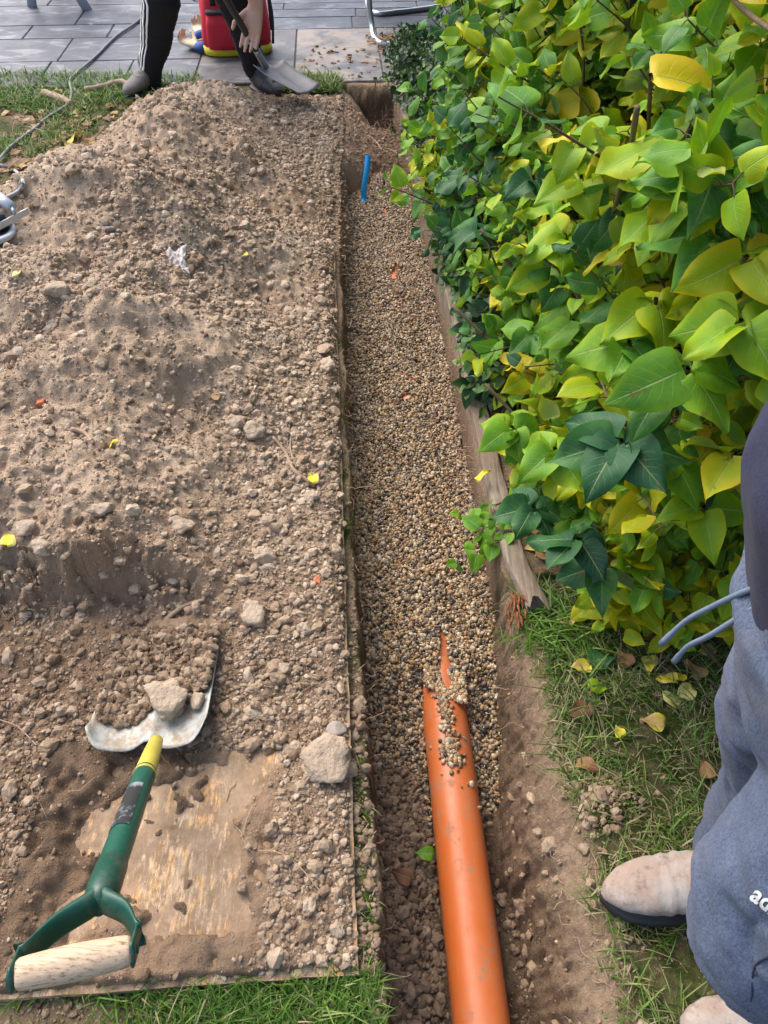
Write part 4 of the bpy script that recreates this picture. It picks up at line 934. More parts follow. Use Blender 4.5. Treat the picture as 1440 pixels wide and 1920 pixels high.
# ------------------------------------------------------------------ sticks, roots
def stick(pts, r0, r1, label, heapside=True, name='stick', z=.012, mat=ROOT, cat='stick', lift=.006, n=8):
    q = [onheap(*p) if heapside else P(p[0], p[1], GZ(P(*p).x, P(*p).y)+z) for p in pts]
    for v in q: v.z += lift
    q = catmull(q, 5); m = len(q); o = MB().tube(q, [max(.0006, lerp(r0, r1, i/(m-1))*(1+.12*sin(i*1.9))) for i in range(m)], n).build(name, mat); return tag(o, label, cat)
DRY = simple('dry_wood', (.34, .24, .16), .85, vs=25, var=.4, bump=.6, bs=120, bd=.002)
stick([(312, 1165), (345, 1140), (385, 1127)], .007, .004, 'flat brown stick on the slope above the shovel', mat=DRY)
stick([(512, 822), (535, 850), (552, 885), (590, 915)], .004, .006, 'forked grey twig leading to the yellow leaf by the trench', mat=DRY)
stick([(548, 808), (545, 845), (556, 880)], .0025, .003, 'thin upright side twig of the grey forked twig on the heap', mat=DRY)
stick([(135, 808), (160, 815), (176, 835)], .006, .004, 'short curved root on the left of the heap', mat=DRY)
stick([(84, 180), (105, 186), (120, 192), (136, 200)], .022, .017, 'pale cut branch lying on the grass near the cable', False, 'branch', mat=DRY, cat='branch', lift=.012, n=14)
stick([(160, 172), (195, 166), (225, 158), (250, 165)], .014, .018, 'fawn bent branch lying on the grass beside the boot', False, 'branch', mat=DRY, cat='branch', lift=.01, n=14)
stick([(632, 488), (660, 486)], .012, .010, 'dark stub of root poking from the trench wall', False, 'root_stub', .0, BARK, 'root', -.06)
random.seed(14); T = Tubes()
def fibre(p, L_, r, d=None, sag=1.0):
    pts = [Vector(p)]; d = d or Vector((random.gauss(0, 1), random.gauss(0, 1), random.uniform(-.1, .5))).normalized()
    for i in range(5): d = (d+rv(.35)+Vector((0, 0, -.12*sag))).normalized(); pts.append(pts[-1]+d*L_/5)
    T.add(catmull(pts, 2), [r]*11, 4)
for i in range(80):
    y = random.uniform(.2, 1.25); x = float(lipR(np.array([y]))[0])+random.uniform(-.06, .01); fibre((x, y, GZ(x, y)+.003), random.uniform(.015, .05), random.uniform(.0004, .0008), Vector((-1, random.gauss(0, 1), .2)).normalized())
for i in range(170):
    y = random.uniform(1.2, 4.4); x = float(lipR(np.array([y]))[0])-.004; z = random.uniform(-.15, -.03); fibre((x, y, z), random.uniform(.03, .09), random.uniform(.0005, .0012), Vector((-1, random.gauss(0, .8), .1)).normalized())
for i in range(110):
    y = random.uniform(.3, 3.6); x = float(lipL(np.array([y]))[0]); fibre((x, y, random.uniform(-.1, 0)), random.uniform(.02, .06), random.uniform(.0004, .0009), Vector((1, random.gauss(0, .8), .1)).normalized())
for i in range(170):
    x = random.uniform(-1.2, -.1); y = random.uniform(.5, 3.2); z = HZ(x, y); d = Vector((random.gauss(0, 1), random.gauss(0, 1), .05)).normalized(); 
    pts = [Vector((x, y, 0))+d*(.012*q)+Vector((random.gauss(0, .003), random.gauss(0, .003), 0)) for q in range(random.randint(3, 8))]
    for v in pts: v.z = HZ(v.x, v.y)+.006
    if len(pts) > 2: T.add(catmull(pts, 2), [random.uniform(.0005, .0011)]*(2*len(pts)-1), 4)
for i in range(60):
    x = random.uniform(-1.0, -.45); y = .99+random.uniform(-.03, .04); fibre((x, y, HZ(x, y)+.003), random.uniform(.03, .07), .0006, Vector((random.gauss(0, 1), -1, -.3)).normalized(), 2)
for i in range(60):
    x = random.uniform(-.2, .05); y = random.uniform(4.3, 4.58); fibre((x, y, GZ(x, y)+.02), random.uniform(.04, .10), .0012)
for pl, r in (([(485, 1598), (520, 1600), (560, 1625), (605, 1678)], .0012), ([(0, 1352), (35, 1365), (70, 1400)], .0013), ([(430, 745), (450, 742), (470, 735)], .001), ([(690, 255), (705, 268), (716, 283)], .003), ([(722, 280), (735, 284), (745, 290)], .003), ([(180, 860), (200, 850), (215, 862)], .001)):
    q = catmull([onheap(*p) if p[0] < 640 else P(p[0], p[1], -.08) for p in pl], 4)
    for v in q: v.z += .006
    T.add(q, [r]*len(q), 5)
tag(npmesh('root_fibres', T.V, T.F, ROOT), 'thin pale roots sticking out of the cut earth and heap', 'roots', None, 'stuff')

# ------------------------------------------------------------------ foreground shovel
GREEN = Mt('green_coated_metal'); GREEN.p(Base_Color=GREEN.mix(GREEN.ramp(GREEN.math('ADD', GREEN.math('MULTIPLY', GREEN.noise(12, 6, .7), .6), GREEN.math('MULTIPLY', GREEN.noise(110, 5, .8), .4)), [(.50, 0.), (.66, .65)]), (.005, .065, .043), (.15, .125, .09)), Roughness=.42); GREEN.bump(GREEN.noise(200, 4), .15, .001); GREEN = GREEN.m
sv_tip = C3(285, 1412, 1.46); sv_y = C3(186, 1690, 1.05); gl, gr = C3(30, 1828, .93), C3(246, 1782, .97)
shv = empty('shovel', P(300, 1420, .02), 'green-handled shovel with ash grip, loaded with soil, lying on the board', 'shovel')
inv = Matrix.Translation(shv.location).inverted()
def shp(o): o.parent = shv; o.matrix_parent_inverse = inv; return o
ax = (sv_y-sv_tip).normalized()
wm = Mt('ash_grip'); ga = (gr-gl).normalized(); rot = ga.to_track_quat('X', 'Z').to_euler()
mp = wm.map((3, 60, 60), (0, 0, -.2)); g = wm.noise(5, 5, .7, mp, .2)
wm.p(Base_Color=wm.ramp(g, [(.35, (.20, .11, .055)), (.45, (.5, .36, .23)), (.7, (.66, .52, .37))]), Roughness=.6); wm.bump(g, .3, .001)
pts = [gl.lerp(gr, t) for t in (0, .03, .1, .3, .5, .7, .9, .97, 1)]
shp(MB().tube(pts, [.0155, .018, .0190, .0205, .0212, .0205, .0190, .018, .0155], 28).build('grip', wm.m))
# green yoke: two arms
up = (H*Vector((0, 0, 1))-sv_y).normalized()
nrm = ga.cross(ax).normalized()
def strap(pts, wid, th, side): return sweep(catmull(pts, 6), [(w_, th) for w_ in wid], 12, side)
c = gl.lerp(gr, .5); outl = gl-ga*.003; outr = gr+ga*.003
mb = MB()
for s_, e in ((-1, outl), (1, outr)):
    pts = catmull([sv_y+ax*-.03, sv_y+ax*.0+ga*s_*.008, sv_y.lerp(e, .35)+ga*s_*.018-ax*.004, sv_y.lerp(e, .72)+ga*s_*.016, e-ax*.03, e+ax*.0, e+ax*.015], 5); m = len(pts)
    rr = [(lerp(.020, .0185, min(1, i/(m*.5))), lerp(.018, .0045, min(1, i/(m*.42)))) for i in range(m)]; rr[-1] = (.010, .004); rr[-2] = (.015, .0045)
    mb.tube(pts, rr, 16, nrm)
for s_, e in ((-1, outl), (1, outr)): mb.tube([e-ga*.001, e+ga*s_*.006], [.006, .005], 10)
mb.tube([sv_y-ax*.085, sv_y-ax*.08, sv_y-ax*.03, sv_y-ax*.008, sv_y+ax*.01], [(.020, .020), (.0225, .0225), (.0235, .0235), (.024, .022), (.016, .012)], 24, nrm)
shp(mb.build('yoke', GREEN))
st = sv_tip+(sv_y-sv_tip)*.17
gm = Mt('green_shaft'); f = gm.noise(22, 6, .75)
gm.p(Base_Color=gm.mix(gm.ramp(gm.noise(90, 5, .8), [(.55, 0.), (.7, .6)]), (.006, .085, .055), (.09, .11, .09)), Roughness=.4); gm.bump(gm.noise(200, 4), .15, .001)
pts = [st.lerp(sv_y, t/12) for t in range(12)]; shp(MB().tube(pts, [.0195+.002*t/12 for t in range(12)], 24).build('shaft', gm.m))
lm = Mt('worn_label'); lm.p(Base_Color=lm.mix(lm.ramp(lm.noise(30, 6, .7), [(.50, 0.), (.64, 1.)]), (.022, .024, .026), (.24, .26, .28)), Roughness=.45)
pts = [st.lerp(sv_y, t) for t in (.20, .3, .4, .5, .56)]; V, F = sweep(pts, [.0206, .0209, .0212, .0215, .0217], 24, nrm, False)
want = (Vector((-.55, -.1, .8))); F2 = [f for f in F if (sum((Vector(V[i]) for i in f), Vector())/4-pts[2]+ (0*want)).normalized() is not None and ((sum((Vector(V[i]) for i in f), Vector())/4)-(pts[0]+ax*((sum((Vector(V[i]) for i in f), Vector())/4)-pts[0]).dot(ax))).dot(want-ax*want.dot(ax)) > .006]
shp(MB().add(V, F2).build('label', lm.m))
YS = simple('yellow_socket', (.50, .42, .06), .5, vs=25, var=.35, bump=.3)
shp(MB().tube([sv_tip-ax*.05, sv_tip, st-ax*.0, st+ax*.012], [.013, .0165, .0190, .0205], 24).build('socket', YS))
bm_ = Mt('worn_blade_steel'); d = bm_.ramp(bm_.math('ADD', bm_.math('MULTIPLY', bm_.noise(13, 6, .75), .6), bm_.math('MULTIPLY', bm_.noise(80, 5, .8), .4)), [(.44, 0.), (.58, 1.)])
bm_.p(Base_Color=bm_.mix(d, (.40, .42, .40), (.25, .19, .12)), Metallic=bm_.math('MULTIPLY', bm_.math('SUBTRACT', 1., d), .25), Roughness=.5); bm_.bump(bm_.noise(120, 5), .4, .001)
# blade: top shoulders measured in the photo, runs forward under the soil
Lb = P(170, 1385, .06); Rb = P(390, 1370, .075); bx_ = (Rb-Lb).normalized(); wB = (Rb-Lb).length
fw = Vector((-.03, 1, -.10)).normalized(); fw = (fw-bx_*fw.dot(bx_)).normalized(); bn = bx_.cross(fw).normalized()
V = []; F = []; nu, nv = 36, 22; cen = Lb.lerp(Rb, .5); cen = Vector((cen.x, cen.y+.005, .062))
for j in range(nv+1):
    for i in range(nu+1):
        s_ = -1+2*i/nu; t = j/nv; a_ = abs(s_)
        sh_ = 1-max(0, (a_-.72)/.28)**2.4                       # rounded shoulders
        back = -(.040*sh_-.016*math.exp(-(s_/.22)**2))*(1-t)
        V.append(cen+bx_*(s_*wB/2*(1-.05*t))+fw*(t*.25+back)+bn*(.030*a_**3*(1-t)+.012*math.exp(-(s_/.16)**2)*(1-t)**2+.010*math.exp(-(t/.05)**2)*a_))
for j in range(nv):
    for i in range(nu): a = j*(nu+1)+i; F.append((a, a+1, a+nu+2, a+nu+1))
bl = shp(MB().add(V, F).build('blade', bm_.m)); md = bl.modifiers.new('t', 'SOLIDIFY'); md.thickness = .0025; md.offset = -1
bladeV = V
# soil on the blade
def bladez(u, v): return cen+bx_*(u*wB/2)+fw*(v*.25)+bn*(.030*abs(u)**2.6)
va = cA; its = []; n = 5200; u = rng.uniform(-.93, .93, n); v = rng.uniform(-.02, 1.0, n); edge = .20+.10*fbm(u, v, 2.3, 3, 300)-.10*(u < -.2)*(1-np.abs(u+.6))+.10*(u > .5); k_ = v > edge; u, v = u[k_], v[k_]
hh = .035*(1-np.abs(u)**2)*ss(.1, .6, v)+.004
s_ = np.clip(rng.gamma(1.5, .0026, len(u))+.0012, 0, .013); pos = np.array([bladez(a, b)[:] for a, b in zip(u, v)])+np.array(bn[:])[None]*(hh*rng.uniform(.2, 1, len(u)))[:, None]
a, b, c = scatter(cA, pos, rotmats(len(u), .9), s_[:, None]*rng.uniform(.7, 1.3, (len(u), 3))); t = np.clip(rng.normal(.38, .2, len(u)), 0, 1)
V = []; F = []; nu, nv = 40, 30
for j in range(nv+1):
    for i in range(nu+1):
        uu = -1+2*i/nu; vv = j/nv*.90+.20; nz = float(fbm(np.array([uu]), np.array([vv]), 3, 4, 301)[0])
        h = (.034*(1-uu*uu)+.006)*float(ss(.22, .7, vv+.1*nz))+.012*nz-.010; V.append(bladez(uu*.97, vv)+bn*h)
for j in range(nv):
    for i in range(nu): q = j*(nu+1)+i; F += [(q, q+1, q+nu+2), (q, q+nu+2, q+nu+1)]
Va = np.array([x[:] for x in V]); o = npmesh('shovelled_soil', np.concatenate([Va, a]), np.concatenate([np.array(F), b+len(Va)]), CLOD, attrs={'tint': np.concatenate([np.full(len(Va), .35), t[c]])}, smooth=False)
tag(o, 'damp crumbly soil heaped on the shovel blade', 'soil', None, 'stuff')
stone(315, 1313, 88, 66, 'big craggy tan lump of earth riding on the shovel blade', z=.095, amp=.45, flat=.62, seed=77)
stone(372, 1312, 26, 34, 'small brown stone at the right corner of the shovel blade', z=.085, amp=.3, flat=.6, seed=78)
for q in bpy.data.objects:
    if q.name.startswith('stone') and 'riding' in q.get('label', ''): q.location.z -= .01

# ------------------------------------------------------------------ near person (grey joggers, navy top, dusty boots)
TRO = mat_cloth('blue_grey_jersey', (.050, .068, .115), (.135, .170, .250), 700, (.22, .18, .145), .30)
NAVY = mat_cloth('navy_fleece', (.018, .021, .046), (.036, .040, .075), 500)
SKIN = simple('skin', (.56, .34, .25), .5, vs=30, var=.12, bump=.25, bs=350, bd=.001, Subsurface_Weight=.08)
HAIR = simple('hair', (.06, .04, .025), .7, vs=60, var=.4, bump=.8, bs=200, bd=.004)
BOOTM = Mt('dusty_tan_leather'); f = BOOTM.noise(16, 6, .7)
c = BOOTM.mix(BOOTM.ramp(f, [(.4, 0.), (.62, 1.)]), (.34, .255, .205), (.40, .365, .33)); c = BOOTM.mix(BOOTM.ramp(BOOTM.noise(40, 5, .75), [(.53, 0.), (.68, .8)]), c, (.17, .14, .12))
BOOTM.p(Base_Color=c, Roughness=.8, Specular_IOR_Level=.25); BOOTM.bump(BOOTM.noise(26, 7, .7, BOOTM.map((2.4, .8, 1)), 1.3), .55, .005); BOOTM.bump(BOOTM.noise(300, 4), .3, .001)
np_ = empty('person', (.62, .37, 0), 'person at the right edge in blue-grey joggers, navy top and dusty tan boots', 'person')
ni = Matrix.Translation(np_.location).inverted()
def pp(o): o.parent = np_; o.matrix_parent_inverse = ni; return o
def boot(toe, ang, size, upper, sole, par, inv_, shaft=.16, shaft_dx=.2, w_=.052):
    d = Vector((cos(ang), sin(ang), 0)); s = Vector((-sin(ang), cos(ang), 0)); L_ = size      # d points from toe to heel
    toe = Vector(toe)
    hw = lambda t: w_*(np.interp(t, [0, .04, .12, .28, .45, .62, .8, .94, 1], [.2, .52, .80, .98, 1.0, .80, .70, .62, .3]))
    us = []; rr = []
    for t, hz in [(0.008, .012), (.03, .028), (.10, .040), (.22, .050), (.36, .060), (.5, .074), (.62, .088), (.74, .095), (.88, .09), (.97, .06)]:
        us.append(toe+d*(t*L_)+Vector((0, 0, .026+hz*.55))); rr.append((float(hw(t))*.96, hz*.62))
    caps = [(us, rr, s), ([toe+d*(L_*.72)+Vector((0, 0, .08)), toe+d*(L_*.74)+Vector((0, 0, .08+shaft*.5)), toe+d*(L_*.76)+Vector((0, 0, .08+shaft))], [(.046, .05), (.044, .05), (.048, .054)], s)]
    o = blob('boot', caps, .005, upper, None, 5, lambda co, no: .0016*np.sin(((co[:, 0]-toe.x)*d.x+(co[:, 1]-toe.y)*d.y)*260+3*fbm(co[:, 0], co[:, 1], 30, 3, 2))*np.exp(-((((co[:, 0]-toe.x)*d.x+(co[:, 1]-toe.y)*d.y)/L_-.40)/.12)**2)+.0015*fbm(co[:, 0], co[:, 1], 35, 4, 3, co[:, 2]))
    o.parent = par; o.matrix_parent_inverse = inv_
    ring = [(t, 1) for t in np.linspace(0, 1, 22)]+[(t, -1) for t in np.linspace(1, 0, 22)]
    V = []; F = []; n = len(ring)
    for z, g in ((0.0, -.002), (.003, .001), (.016, .001), (.021, -.003)):
        for t, sg in ring:
            tt = t; hh = float(hw(tt))*sin(pi*min(1, .5+0)) ; e = sqrt(max(0, 1-((abs(tt-.5)*2)**10)))
            V.append(toe+d*(tt*(L_+2*g)-g)+s*sg*(hh*.98*max(.25, e)+g)+Vector((0, 0, z)))
    for k in range(3):
        for i in range(n): F.append((k*n+i, k*n+(i+1) % n, (k+1)*n+(i+1) % n, (k+1)*n+i))
    F.append(tuple(range(n-1, -1, -1))); F.append(tuple(3*n+i for i in range(n)))
    so = MB().add(V, F).build('sole', sole, o); return o
boot(P(1124, 1686, .02), radians(4), .29, BOOTM.m, BLACKRUB, np_, ni, w_=.054)
boot(P(1268, 1925, .02), radians(-8), .29, BOOTM.m, BLACKRUB, np_, ni, w_=.052)
# body under the clothes: legs, trunk, arms with hands, head
def hand_caps(wr, d, side, nn, s=1.0, curl=.6):
    d = d.normalized(); side = (side-side.dot(d)*d).normalized(); nn = d.cross(side); caps = [([wr-d*.03*s, wr+d*.03*s, wr+d*.085*s], [(.026*s, .019*s), (.037*s, .016*s), (.040*s, .014*s)], side)]
    for i, (o_, L_) in enumerate(((-.030, .068), (-.010, .078), (.011, .073), (.030, .057))):
        b = wr+d*.082*s+side*o_*s; c1 = (d*cos(curl*.5)+nn*sin(curl*.5)+side*o_*2); c2 = (d*cos(curl*1.3)+nn*sin(curl*1.3)); c3 = d*cos(curl*1.9)+nn*sin(curl*1.9)
        p1 = b+c1*L_*.42*s; p2 = p1+c2*L_*.33*s; p3 = p2+c3*L_*.25*s; caps.append(([b-d*.01*s, b, p1, p2, p3], [.0085*s, .0088*s, .0082*s, .0075*s, .0066*s]))
    b = wr+d*.025*s-side*.030*s; td = (d*.7-side*.6+nn*.35).normalized(); p1 = b+td*.035*s; p2 = p1+(td+d*.3+nn*.3).normalized()*.030*s; caps.append(([b, p1, p2, p2+(d+nn*.4).normalized()*.022*s], [.013*s, .011*s, .0095*s, .008*s]))
    return caps
def V3(*a): return Vector(a)
hf, hn = V3(.49, .46, .90), V3(.49, .28, .90)
nw = V3(.56, .36, 1.40)
body = [([V3(.52, .37, .9), V3(.52, .37, 1.1), V3(.53, .37, 1.35), V3(.55, .37, 1.45)], [(.15, .10), (.14, .095), (.17, .10), (.07, .06)], V3(0, 1, 0)), ([V3(.55, .37, 1.42), V3(.53, .37, 1.55)], [.055, .05]),
        ([V3(.51, .37, 1.58), V3(.50, .37, 1.68)], [(.075, .085), (.078, .095)], V3(0, 1, 0)), ([V3(.435, .37, 1.60), V3(.42, .37, 1.585)], [.014, .012])]
for y, kx, fy, fx in ((.455, .51, .475, .64), (.275, .43, .27, .70)):
    body.append(([V3(.50, y, .92), V3(kx+.07, (y+fy)/2, .50), V3(fx, fy, .10)], [.070, .040, .030]))
for s_ in (1, -1):
    wr = V3(.62, .37+s_*.30, .95); body.append(([V3(.56, .37+s_*.19, 1.38), V3(.64, .37+s_*.27, 1.16), wr], [.045, .036, .026])); body += hand_caps(wr, V3(-.2, 0, -1), V3(-1, 0, 0), None)
pb = pp(blob('body', body, .0065, SKIN, None, 3))
MB().add(*capsule([V3(.52, .37, 1.62), V3(.52, .37, 1.70)], [(.085, .098), (.084, .09)], side=V3(0, 1, 0))).build('hair', HAIR, pb)
def folds(co, no):
    x, y, z = co.T; f1 = fbm(x+.3*z, y*1.2, 7, 3, 500, z*1.6); r1 = np.abs(fbm(x*1.2, y*1.2-z*.7, 6, 3, 501, z*2))
    fd = np.abs(np.sin(z*26+x*9-y*14+4.5*fbm(x, y, 3.5, 2, 505, z*1.5)))**.6; kn = np.exp(-((z-.62)/.22)**2)+.7*np.exp(-((z-.15)/.12)**2); return .013*f1+.020*(.4-r1)-.015*(1-fd)*kn+.0015*fbm(x, y, 60, 3, 502, z)
trc = [([V3(.47, .375, 1.03), V3(.462, .375, .93), V3(.48, .37, .84)], [(.165, .130), (.185, .145), (.165, .13)], V3(0, 1, 0)),
       ([V3(.49, .455, .90), V3(.505, .465, .72), V3(.525, .475, .60), V3(.565, .475, .46), V3(.60, .475, .27), V3(.60, .475, .13)], [.108, .100, .088, .080, .076, .068]),
       ([V3(.48, .265, .90), V3(.450, .26, .72), V3(.438, .255, .58), V3(.46, .26, .47), V3(.60, .265, .27), V3(.69, .27, .14)], [.108, .108, .104, .088, .078, .066])]
tro = pp(blob('joggers', trc, .0065, TRO, None, 6, folds))
tpc = [([V3(.470, .39, .985), V3(.452, .40, 1.06), V3(.48, .39, 1.20), V3(.55, .37, 1.40), V3(.56, .37, 1.45)], [(.17, .155), (.185, .168), (.19, .155), (.18, .115), (.09, .08)], V3(0, 1, 0))]
for s_ in (1, -1): tpc.append(([V3(.56, .37+s_*.19, 1.38), V3(.64, .37+s_*.27, 1.16), V3(.625, .37+s_*.295, .99)], [.072, .062, .045]))
top = pp(blob('navy_top', tpc, .010, NAVY, None, 5, lambda co, no: .006*fbm(co[:, 0], co[:, 1], 6, 3, 510, co[:, 2]*2)))
DRAW = simple('grey_cord', (.15, .20, .28), .9, vs=200, var=.3, bump=.6, bs=900)
w0 = C3(1440, 1085, .63)
for pl in ([(1436, 1096, .66), (1390, 1112, .70), (1330, 1140, .76), (1285, 1165, .80), (1240, 1207, .84)], [(1445, 1122, .66), (1390, 1155, .70), (1330, 1192, .75), (1290, 1212, .80), (1264, 1240, .84)]):
    q = catmull([C3(*a) for a in pl], 6); m = len(q); pp(MB().tube(q, [.0028+.0007*(i > m-4) for i in range(m)], 10).build('drawstring', DRAW))
bvs = BVHTree.FromObject(tro, bpy.context.evaluated_depsgraph_get()); q = []
for a in [(1446, 1792), (1420, 1806), (1411, 1830), (1410, 1865), (1403, 1895), (1398, 1925)]:
    d_ = (C3(a[0], a[1], .4)-Vector((0, 0, H))).normalized(); h = bvs.ray_cast(Vector((0, 0, H)), d_)
    if h[0]: q.append(h[0]-d_*.0004)
if len(q) > 2: pp(MB().tube(catmull(q, 5), .0011, 8).build('pocket_seam', NAVY))
# printed wordmark and stripes on the thigh, laid on the cloth
WHITE = simple('white_print', (.78, .78, .78), .6, bump=.1)
def tree_of(o): bm = bmesh.new(); bm.from_mesh(o.data); t = BVHTree.FromBMesh(bm); bm.free(); return t
bvh = tree_of(tro)
def printed(name, me, place, parent, bv=None, off=.0022):
    bm = bmesh.new(); bm.from_mesh(me); bmesh.ops.triangulate(bm, faces=bm.faces[:])
    for _ in range(2): bmesh.ops.subdivide_edges(bm, edges=[e for e in bm.edges if e.calc_length() > .004], cuts=1, use_grid_fill=True)
    for v in bm.verts:
        o_, d_ = place(v.co); h = (bv or bvh).ray_cast(o_, d_)
        v.co = h[0]-d_*off if h[0] else o_+d_*.9
    me2 = bpy.data.meshes.new(name); bm.to_mesh(me2); bm.free(); o = bpy.data.objects.new(name, me2); COL.objects.link(o); me2.materials.append(WHITE); o.parent = parent
    return o
fc = bpy.data.curves.new('t', 'FONT'); fc.body = 'adidas'; fc.size = 46; fc.offset = 1.2; fc.resolution_u = 3
fo = bpy.data.objects.new('t', fc); COL.objects.link(fo); dg = bpy.context.evaluated_depsgraph_get(); tm = bpy.data.meshes.new_from_object(fo.evaluated_get(dg)); bpy.data.objects.remove(fo)
ct, st_ = cos(radians(38)), sin(radians(38))
def place(co):   # printing plane laid roughly square to the thigh
    u, v = co.x, co.y; px = 1404+u*ct+v*st_; py = 1684+u*st_-v*ct
    p = C3(px, py, .4); d_ = (p-Vector((0, 0, H))).normalized(); return p, d_
bm = bmesh.new(); bm.from_mesh(tm)
for i in range(3):
    x0 = 34+i*27; hgt = 26+i*16; vs_ = [bm.verts.new((x0+(0 if k in (0, 3) else 17)-(0 if k < 2 else hgt*.58), 38+(0 if k < 2 else hgt)-(0), 0)) for k in range(4)]; bm.faces.new(vs_)
bm.to_mesh(tm); bm.free()
lg = printed('printed_logo', tm, place, tro)

# ------------------------------------------------------------------ far person digging
BLK = mat_cloth('black_tracksuit', (.010, .011, .014), (.026, .027, .032), 500)
JAC = mat_cloth('black_jacket', (.012, .013, .016), (.03, .031, .036), 500)
fL, fR = P(272, 172, .0), P(489, 172, .0)
fp = empty('person', (-.95, 4.5, 0), 'person in black striped tracksuit bottoms bending to shovel behind the heap', 'person'); fi = Matrix.Translation(fp.location).inverted()
def fq(o): o.parent = fp; o.matrix_parent_inverse = fi; return o
def F3(px, py, y): # world point at pixel with given world y
    a = (px-720)/FP; b = (py-960)/FP; d = Vector((a, cos(TH)-b*sin(TH), -(sin(TH)+b*cos(TH)))); return Vector((0, 0, H))+d*(y/d.y)
aL, aR = F3(281, 146, 4.52), F3(474, 128, 4.50)
kL, kR = F3(303, 5, 4.44), F3(438, -8, 4.42)
hL, hR = V3(-1.06, 4.62, .84), V3(-.90, 4.60, .84)
shl, shr = V3(-.98, 4.14, 1.12), V3(-.72, 4.16, 1.08)
hand = F3(474, 48, 4.16); wr = F3(479, 12, 4.18); hw_ = hand
body = [([hL, kL, aL], [.085, .055, .035]), ([hR, kR, aR], [.085, .055, .035]), 
        ([V3(-.98, 4.61, .88), V3(-.92, 4.42, 1.02), V3(-.86, 4.18, 1.10)], [(.15, .10), (.14, .10), (.17, .10)], V3(1, 0, 0)),
        ([V3(-.85, 4.14, 1.12), V3(-.84, 4.02, 1.14)], [.055, .05]), ([V3(-.84, 3.98, 1.13), V3(-.84, 3.90, 1.06)], [(.075, .09), (.07, .08)], V3(1, 0, 0)), ([V3(-.84, 3.86, 1.12), V3(-.84, 3.845, 1.09)], [.013, .012])]
el = V3(-.66, 4.20, .78)
body += [([shr, el, wr], [.045, .038, .027])]; body += hand_caps(wr, (hand-wr).normalized()+V3(-.1, 0, -.3), V3(1, -.2, 0), None, 1.2, .22)
elL = V3(-1.08, 4.06, .86); wrL = V3(-.90, 4.02, .66); body += [([shl, elL, wrL], [.045, .038, .027])]; body += hand_caps(wrL, V3(.3, .05, -.6), V3(0, 1, .2), None, 1.0, 1.0)
b_ = fq(blob('body', body, .0055, SKIN, None, 3)); MB().add(*capsule([V3(-.84, 4.0, 1.16), V3(-.84, 3.93, 1.14)], [(.083, .09), (.08, .085)], side=V3(1, 0, 0))).build('hair', HAIR, b_)
def ff(co, no): x, y, z = co.T; return .006*fbm(x, y, 8, 3, 520, z*2.2)+.004*fbm(x, y, 20, 2, 521, z*6)
midL = aL.lerp(kL, .45); midR = aR.lerp(kR, .45)
trf = fq(blob('tracksuit_bottoms', [([hL, kL, midL+V3(.005, .02, .02), aL.lerp(kL, .12), aL-V3(0, 0, .02)], [.115, .090, .080, .056, .056]), ([hR, kR, midR+V3(.01, .02, .0), aR.lerp(kR, .12), aR], [.115, .088, .074, .054, .052]), ([hL+V3(-.0, 0, .03), hR+V3(0, 0, .03)], [.125, .125])], .010, BLK, None, 4, ff))
fq(blob('jacket', [([V3(-.97, 4.60, .92), V3(-.92, 4.42, 1.04), V3(-.86, 4.18, 1.12)], [(.18, .13), (.17, .12), (.19, .12)], V3(1, 0, 0)), ([shr, el.lerp(shr, .1)], [.065, .058]), ([shl, elL, elL.lerp(wrL, .7)], [.065, .055, .042])], .012, JAC, None, 4, ff))
bv2 = tree_of(trf); mbz = MB(); Vz, Fz = [], []
axl = (kL-aL)
for i in range(3):
    for side_, A_, K_, (sx, px0) in (('l', aL, kL, (-1, 0)),):
        rows_ = []
        for q in range(41):
            t = -.02+q/40*1.35; c_ = A_+(K_-A_)*min(t, 1.)+(hL-K_)*max(0, t-1)*.5
            th_ = radians(190+i*21); 
            pr = []
            for w_ in (-3.2, 3.2):
                a_ = th_+radians(w_)*(1.25 if t > .2 else 2.0); d_ = V3(cos(a_), sin(a_), 0); h = bv2.ray_cast(c_+d_*.35, -d_)
                pr.append(h[0]+d_*.003 if h[0] else c_+d_*.08)
            rows_.append(pr)
        k = len(Vz); 
        for r_ in rows_: Vz += r_
        Fz += [(k+2*j, k+2*j+1, k+2*j+3, k+2*j+2) for j in range(40)]
    
so = MB().add(Vz, Fz).build('side_stripe', WHITE, trf); md = so.modifiers.new('t', 'SOLIDIFY'); md.thickness = .002
GB = simple('grey_work_boot', (.17, .155, .14), .8, vs=25, var=.35, bump=.5); BB = simple('black_work_boot', (.035, .036, .04), .6, vs=25, var=.5, bump=.5)
boot(Vector((aL.x-.10, aL.y-.17, .0)), radians(60), .27, GB, BLACKRUB, fp, fi, .06)
boot(Vector((aR.x+.15, aR.y-.16, .0)), radians(128), .28, BB, BLACKRUB, fp, fi, .09)
